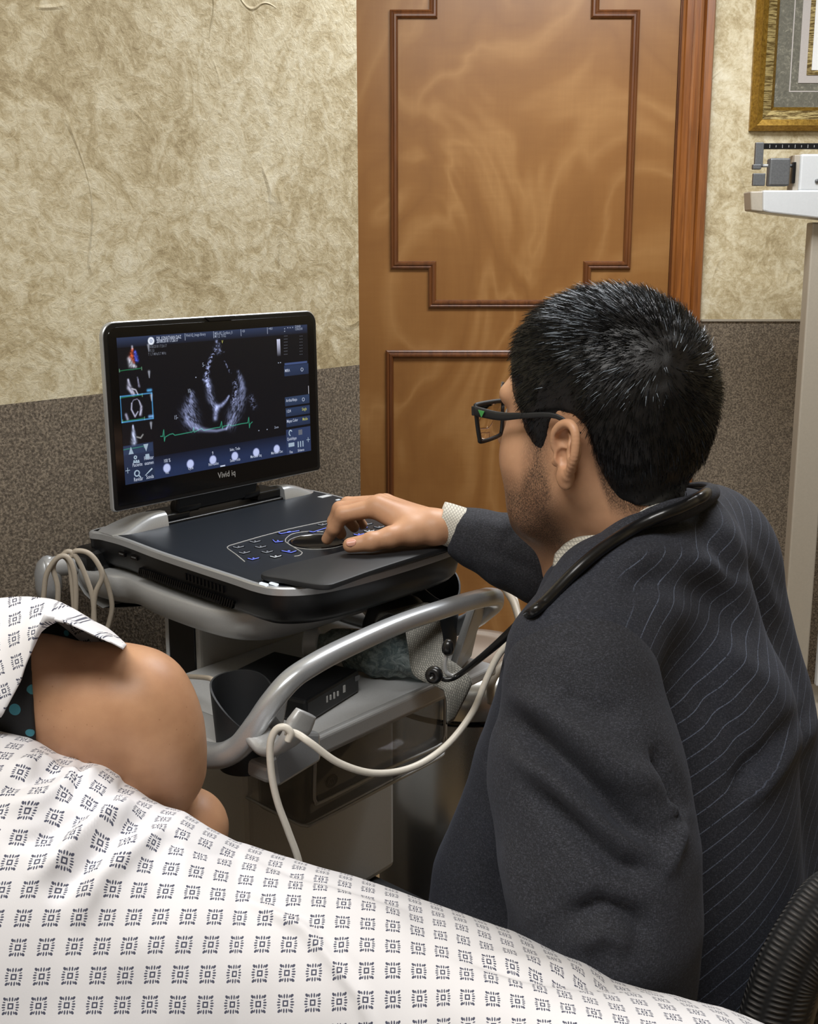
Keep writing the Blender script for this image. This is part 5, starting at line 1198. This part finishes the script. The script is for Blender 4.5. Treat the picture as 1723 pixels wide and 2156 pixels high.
# ------------------------------------------------------------------ the patient
pa = empty('person', A(500, 2000, .8), 'person lying on their side in a white patterned hospital gown, bare knee bent', 'person')
s = SDF(V3(-.62, .78, .62), V3(.03, 1.25, 1.0), .0045)
YK = 1.0
s.chain([A(-160, 1450, YK + .03), A(80, 1455, YK), A(230, 1490, YK), A(285, 1484, YK - .01)], [.058, .0505, .0570, .0535], 0, .012)
s.chain([A(250, 1500, YK), A(318, 1550, YK - .01), A(338, 1622, YK)], [.056, .0465, .036], .018, .012)
s.chain([A(328, 1610, YK), A(240, 1760, YK + .02), A(60, 1900, YK + .02)], [.040, .045, .04], .03)
s.chain([A(394, 1746, YK + .03), A(280, 1800, YK + .02), A(60, 1850, YK)], [.041, .05, .06], .012)
def under_gown():
    s_ = SDF(V3(-.62, .55, .5), V3(.55, 1.0, .8), .014)
    s_.chain([V3(-.5, .93, .70), V3(-.2, .84, .66), V3(.1, .76, .61), V3(.4, .64, .58)], [.05, .06, .06, .05], 0); return s_.nets()
bv, bf = joinmesh([s.nets(), under_gown()])
pb = mesh('body', bv, bf, M['skin_pat'], pa); relax(pb, 2)
# shorts
M['dots'] = None
s = SDF(V3(-.62, .85, .72), V3(-.2, 1.2, 1.02), .004)
s.chain([A(-160, 1450, YK + .03), A(80, 1455, YK), A(230, 1490, YK)], [.062, .0535, .0615], 0, .02)
cpx = A(72, 1450, YK); cn = V3(.95, .31, 0); cn /= np.linalg.norm(cn)
s.F = np.maximum(s.F, (s.X - cpx[0]) * cn[0] + (s.Y - cpx[1]) * cn[1] + (s.Z - cpx[2]) * cn[2])
s.chain([A(-100, 1360, YK + .05), A(105, 1352, YK + .045), A(150, 1362, YK + .05)], [.04, .026, .016], 0); v_, f_ = s.nets(); sh_ = mesh('shorts', v_, f_, M['black'], pa); relax(sh_, 1)
t = NT('dotted_black_fabric'); wl = np.array(WLOC[sh_.name]); V_, F_, _b = [tuple(q.co + WLOC[sh_.name]) for q in sh_.data.vertices], [tuple(p.vertices) for p in sh_.data.polygons], 0
tr_ = BVHTree.FromPolygons(V_, F_); dd_ = None
for px, py, rr_ in ((31, 1494, .0052), (66, 1452, .0045), (63, 1543, .0040), (-40, 1430, .005), (-20, 1540, .005), (30, 1400, .004), (140, 1333, .003), (86, 1322, .003)):
    r_ = ray(px, py); h_, _n2, _i2, _d2 = tr_.ray_cast(Vector(CC), Vector(r_).normalized())
    if h_ is None: continue
    ds = t.n('ShaderNodeVectorMath', operation='DISTANCE'); t.lk(t.coord(), ds.inputs[0]); ds.inputs[1].default_value = tuple(np.array(h_) - wl); q_ = t.math('LESS_THAN', ds.outputs['Value'], rr_); dd_ = q_ if dd_ is None else t.math('MAXIMUM', dd_, q_)
t.set(t.mix(dd_, srgb(15, 16, 19), srgb(62, 134, 150)), .75); t.bump(t.noise(t.coord(), 700, 2), .2, .0005); sh_.data.materials[0] = t.m
# black fabric reaching above the thigh
# gown
t = NT('gown_print')
uvn = t.n('ShaderNodeUVMap'); uvn.uv_map = 'uv'; sx = t.n('ShaderNodeSeparateXYZ'); t.lk(uvn.outputs[0], sx.inputs[0])
CELL = .0208
u_ = t.math('SUBTRACT', t.math('FRACT', t.math('MULTIPLY', sx.outputs[0], 1 / CELL)), .5); v__ = t.math('SUBTRACT', t.math('FRACT', t.math('MULTIPLY', sx.outputs[1], 1 / CELL)), .5)
a_ = t.math('ABSOLUTE', u_); b_ = t.math('ABSOLUTE', v__)
def ell_(cx_, cy_, rx, ry, rot=0):
    x = t.math('SUBTRACT', a_, cx_); y = t.math('SUBTRACT', b_, cy_)
    if rot:
        c_, s_ = math.cos(rot), math.sin(rot); x2 = t.math('ADD', t.math('MULTIPLY', x, c_), t.math('MULTIPLY', y, s_)); y = t.math('SUBTRACT', t.math('MULTIPLY', y, c_), t.math('MULTIPLY', x, s_)); x = x2
    q = t.math('ADD', t.math('POWER', t.math('DIVIDE', x, rx), 2), t.math('POWER', t.math('DIVIDE', y, ry), 2)); return t.math('LESS_THAN', q, 1)
sq = t.math('LESS_THAN', t.math('ABSOLUTE', t.math('SUBTRACT', t.math('MAXIMUM', a_, b_), .078)), .026)
mk = sq
for e in (ell_(.05, .235, .030, .075, 0), ell_(.225, .245, .046, .068, -.75), ell_(.14, .228, .024, .058, -.3), ell_(.245, .045, .066, .028), ell_(.235, .130, .055, .022, .3)): mk = t.math('MAXIMUM', mk, e)
fine = t.noise(t.coord(), 900, 2)
t.set(t.mix(t.math('MULTIPLY', mk, .93), t.mix(t.math('MULTIPLY', t.noise(t.coord(), 6, 3), .3), srgb(228, 226, 228), srgb(214, 216, 222)), srgb(44, 50, 78)), .85, Sheen_Weight=.1)
t.bump(fine, .12, .0004); M['gown'] = t.m
gx = [-260, -60, 0, 60, 120, 180, 205, 255, 290, 320, 345, 390, 440, 500, 520, 620, 740, 880, 1080, 1200, 1290, 1340, 1420, 1520, 1620, 1723, 1900]
gy = [1490, 1520, 1538, 1553, 1590, 1606, 1617, 1630, 1655, 1682, 1696, 1708, 1738, 1768, 1772, 1800, 1842, 1896, 1960, 2015, 2056, 2068, 2090, 2118, 2158, 2200, 2290]
def gsil(x): return np.interp(x, gx, gy)
def gyc(x): return np.interp(x, [-260, 0, 350, 500, 900, 1300, 1700, 1900], [.97, .97, .95, .95, .915, .83, .76, .72])
GF = [([(0, 1700), (80, 1690), (160, 1640), (240, 1625)], 16, .012), ([(0, 1660), (70, 1640), (150, 1610)], 12, -.010), ([(0, 1780), (90, 1760), (190, 1700), (260, 1650), (320, 1700)], 16, -.012),
      ([(60, 1860), (130, 1800), (200, 1730), (290, 1680)], 18, .016), ([(100, 1900), (170, 1830), (250, 1750), (330, 1715)], 18, -.014), ([(150, 1960), (210, 1850), (300, 1770), (400, 1730)], 22, .012),
      ([(20, 1620), (80, 1600), (170, 1640)], 9, .008), ([(180, 1600), (165, 1640), (150, 1700)], 9, -.008), ([(480, 1880), (640, 1960), (760, 2100), (800, 2200)], 10, .0065), ([(500, 1860), (660, 1940), (790, 2090)], 9, -.003),
      ([(520, 1790), (640, 1840), (760, 1880), (900, 1930)], 9, -.004), ([(940, 2010), (1100, 2045), (1250, 2062), (1420, 2085)], 10, -.007), ([(1000, 2000), (1150, 2020), (1270, 2042)], 12, .004),
      ([(330, 1760), (420, 1790), (520, 1800)], 10, -.005), ([(620, 1830), (760, 1900), (900, 1980)], 26, .004), ([(200, 2050), (400, 1950), (560, 1880)], 60, .004)]
cols = np.concatenate([np.arange(-260, 620, 6), np.arange(620, 1900, 10)]); nback = 10; nfr = 96
VX, UVX = [], []
for j in range(-nback, nfr + 1):
    row = []
    for x in cols:
        ys, yc = gsil(x), gyc(x)
        if j <= 0:
            q = -j / nback; base = aty(x, ys, yc); base = base + V3(.1, .25, 0) * .42 * q * .55 - UP * (.19 * q ** 1.3 + .02 * min(1, q * 4) * .5); row.append(base); continue
        q = j / nfr; th = math.asin(min(1, q)) if False else 0
        bot = 2330; py = ys + (bot - ys) * (1 - math.cos(q * math.pi / 2 * .86)) / (1 - math.cos(math.pi / 2 * .86)); Rr = np.interp(x, [0, 700], [.24, .20])
        Yp = yc - Rr * math.sin(q * math.pi / 2 * .86) ; row.append(aty(x, py, Yp))
    VX.append(row)
VX = np.array(VX); nr_, nc_ = VX.shape[:2]
gidx = np.arange(nr_ * nc_).reshape(nr_, nc_); fq = np.stack([gidx[:-1, :-1], gidx[1:, :-1], gidx[1:, 1:], gidx[:-1, 1:]], -1).reshape(-1, 4)
du = np.linalg.norm(np.diff(VX, axis=1), axis=2); cu = np.concatenate([np.zeros((nr_, 1)), np.cumsum(du, 1)], 1); c0_ = int(np.argmin(abs(cols - 800))); cu = cu - cu[:, c0_:c0_ + 1]
dvv = np.linalg.norm(np.diff(VX, axis=0), axis=2); cv = np.concatenate([np.zeros((1, nc_)), np.cumsum(dvv, 0)], 0); cv = cv - cv[-1:, :]
gn = mesh('hospital_gown', VX.reshape(-1, 3), fq, M['gown'], pa, uv=np.stack([cu.ravel(), cv.ravel()], 1))
def gfold(P, N):
    px = topix(P); o = vnoise(P, 9, 21) * .004 + vnoise(P, 24, 22) * .0015
    for ln_, wd, am in GF:
        d_, t_, _ = polydist(px, ln_); o += .7 * am * np.exp(-(d_ / wd) ** 2) * np.clip(np.sin(math.pi * t_) * 1.4, 0, 1)
    return o
sculpt(gn, gfold); relax(gn, 1, .5)
so = gn.modifiers.new('solid', 'SOLIDIFY'); so.thickness = .0012
# upper flap of the gown lying over the thigh
outer = [(-120, 1275), (0, 1258), (60, 1256), (130, 1270), (190, 1299), (240, 1330), (268, 1356)]
inner = [(-120, 1520), (0, 1512), (38, 1440), (66, 1340), (94, 1288), (170, 1320), (262, 1362)]
oc_ = catmull(outer, 10); ic_ = np.array([np.interp(np.linspace(0, 1, len(oc_)), np.linspace(0, 1, len(inner)), np.array(inner)[:, c]) for c in (0, 1)]).T
rows = []
for j in range(-6, 15):
    row = []
    for i in range(len(oc_)):
        q = max(0, j) / 14; p = oc_[i] * (1 - q) + ic_[i] * q; Yv = 1.02 - .10 * math.sin(q * math.pi / 2); P_ = aty(p[0], p[1], Yv)
        if j < 0: P_ = P_ + V3(0, .05, 0) * (-j / 6) - UP * .11 * (-j / 6) ** 1.3
        row.append(P_)
    rows.append(row)
rows = np.array(rows); nr_, nc_ = rows.shape[:2]; gidx = np.arange(nr_ * nc_).reshape(nr_, nc_); fq = np.stack([gidx[:-1, :-1], gidx[1:, :-1], gidx[1:, 1:], gidx[:-1, 1:]], -1).reshape(-1, 4)
P_ = rows.reshape(-1, 3); gu = (P_[:, 0] * .95 + P_[:, 2] * .35 + P_[:, 1] * .2); gv = (-P_[:, 0] * .35 + P_[:, 2] * .95 + P_[:, 1] * .3)
fl_o = mesh('gown_flap', P_, fq, M['gown'], pa, uv=np.stack([gu, gv], 1)); sculpt(fl_o, lambda P, N: vnoise(P, 22, 31) * .004 + vnoise(P, 60, 32) * .0012)
so = fl_o.modifiers.new('solid', 'SOLIDIFY'); so.thickness = .0015
# ------------------------------------------------------------------ examination table under the patient
e1 = V3(-.0, 1.0, 0); ed = V3(.86, -.51, 0); ed /= np.linalg.norm(ed); en_ = V3(ed[1], -ed[0], 0)
et = empty('examination_table', e1 + en_ * .3, 'black padded examination table beneath the patterned gown', 'examination table')
cc = e1 + ed * -.05 + en_ * .31
MB().box(cc + UP * .645, (1.5, .58, .09), (ed, -en_, UP)).build('padded_top', M['blackmatte'], et, smooth=False, bevel=.02, bseg=4)
MB().box(cc + UP * .56, (1.4, .5, .08), (ed, -en_, UP)).build('table_frame', M['beigemetal'], et, smooth=False, bevel=.005)
for i in (-1, 1):
    for j in (-1, 1): MB().box(cc + ed * .6 * i + en_ * .2 * j + UP * .26, (.05, .05, .52), (ed, -en_, UP)).build('leg', M['beigemetal'], et, smooth=False, bevel=.004)
# ------------------------------------------------------------------ office chair
oc = empty('office_chair', V3(.36, 1.14, 0), 'black office chair with woven cord backrest behind the suited man', 'chair')
t = NT('woven_cord'); wv_ = t.n('ShaderNodeTexWave'); wv_.wave_type = 'BANDS'; wv_.bands_direction = 'X'; t.lk(t.coord('UV'), wv_.inputs['Vector']); wv_.inputs['Scale'].default_value = 60; wv_.inputs['Distortion'].default_value = 1.2
w2 = t.n('ShaderNodeTexWave'); w2.bands_direction = 'Y'; t.lk(t.coord('UV'), w2.inputs['Vector']); w2.inputs['Scale'].default_value = 22
hh = t.math('MULTIPLY', wv_.outputs['Fac'], w2.outputs['Fac']); t.set(t.ramp(hh, [(0, srgb(14, 14, 15)), (1, srgb(96, 92, 88))]), .8); t.bump(hh, 1, .004); M['cord'] = t.m
ep = [A(1520, 2330, .90), A(1575, 2150, .92), A(1612, 2040, .93), A(1660, 1945, .95), A(1725, 1855, .98), A(1820, 1800, 1.02)]
E_ = catmull(ep, 10); n = len(E_); v = []; uv = []; al = np.concatenate([[0], np.cumsum(np.linalg.norm(np.diff(E_, axis=0), axis=1))])
for i in range(n):
    T_ = E_[min(i + 1, n - 1)] - E_[max(i - 1, 0)]; T_ /= np.linalg.norm(T_); S_ = V3(.75, .45, -.45); S_ -= T_ * (S_ @ T_); S_ /= np.linalg.norm(S_); Nn = np.cross(T_, S_)
    if Nn[1] > 0: Nn = -Nn
    for k in range(13):
        q = R(-60 + 20 * k * .9); v.append(E_[i] + S_ * (.024 - .026 * math.cos(q) + max(0, q) * .010) + Nn * .02 * math.sin(q)); uv.append((al[i], k * .006))
f = [(i * 13 + k, i * 13 + k + 1, (i + 1) * 13 + k + 1, (i + 1) * 13 + k) for i in range(n - 1) for k in range(12)]
mesh('woven_edge', v, f, M['cord'], oc, uv=uv, solid=.003)
fp = [A(1625, 2330, .95), A(1665, 2180, .965), A(1700, 2060, .98), A(1745, 1975, 1.0), A(1830, 1900, 1.04)]
tube('back_frame', fp, .016, M['black'], oc, n=14, k=8, flat=(UP, 1.0, .7))
v = []; 
for i in range(12):
    q = i / 11; a0_ = fp[0] * (1 - q) + fp[4] * q
    for j in range(8): v.append(catmull(fp, 4)[min(16, int(q * 16))] + V3(.6, .55, 0) * .05 * j + V3(0, .01, 0) * (j - 3.5) ** 2 * .1)
f = [(i * 8 + j, (i + 1) * 8 + j, (i + 1) * 8 + j + 1, i * 8 + j + 1) for i in range(11) for j in range(7)]
mesh('backrest', v, f, M['cord'], oc, solid=.006, uv=[(i * .02, j * .02) for i in range(12) for j in range(8)])
s = SDF(V3(.1, .94, .36), V3(.62, 1.5, .46), .01); s.add(s.ell(V3(.36, 1.2, .41), (.22, .22, .035), (V3(.6, .8, 0), V3(-.8, .6, 0), UP)), 0); v_, f_ = s.nets(); mesh('seat', v_, f_, M['blackmatte'], oc)
v_, f_ = lathe(V3(.36, 1.2, .08), [(.03, 0), (.03, .15), (.018, .16), (.018, .30)], 20); mesh('gas_post', v_, f_, M['black'], oc, auto=40)
m = MB()
for k in range(5):
    q = R(72 * k + 20); m.tube([V3(.36, 1.2, .1), V3(.36 + .24 * math.cos(q), 1.2 + .24 * math.sin(q), .06)], [.018, .012], 8)
m.build('star_base', M['black'], oc)
for k in range(5):
    q = R(72 * k + 20); v_, f_ = lathe(V3(.36 + .24 * math.cos(q) - .012, 1.2 + .24 * math.sin(q), .027), [(.027, 0), (.027, .024)], 16, V3(1, 0, 0)); mesh('caster', v_, f_, M['black'], oc)
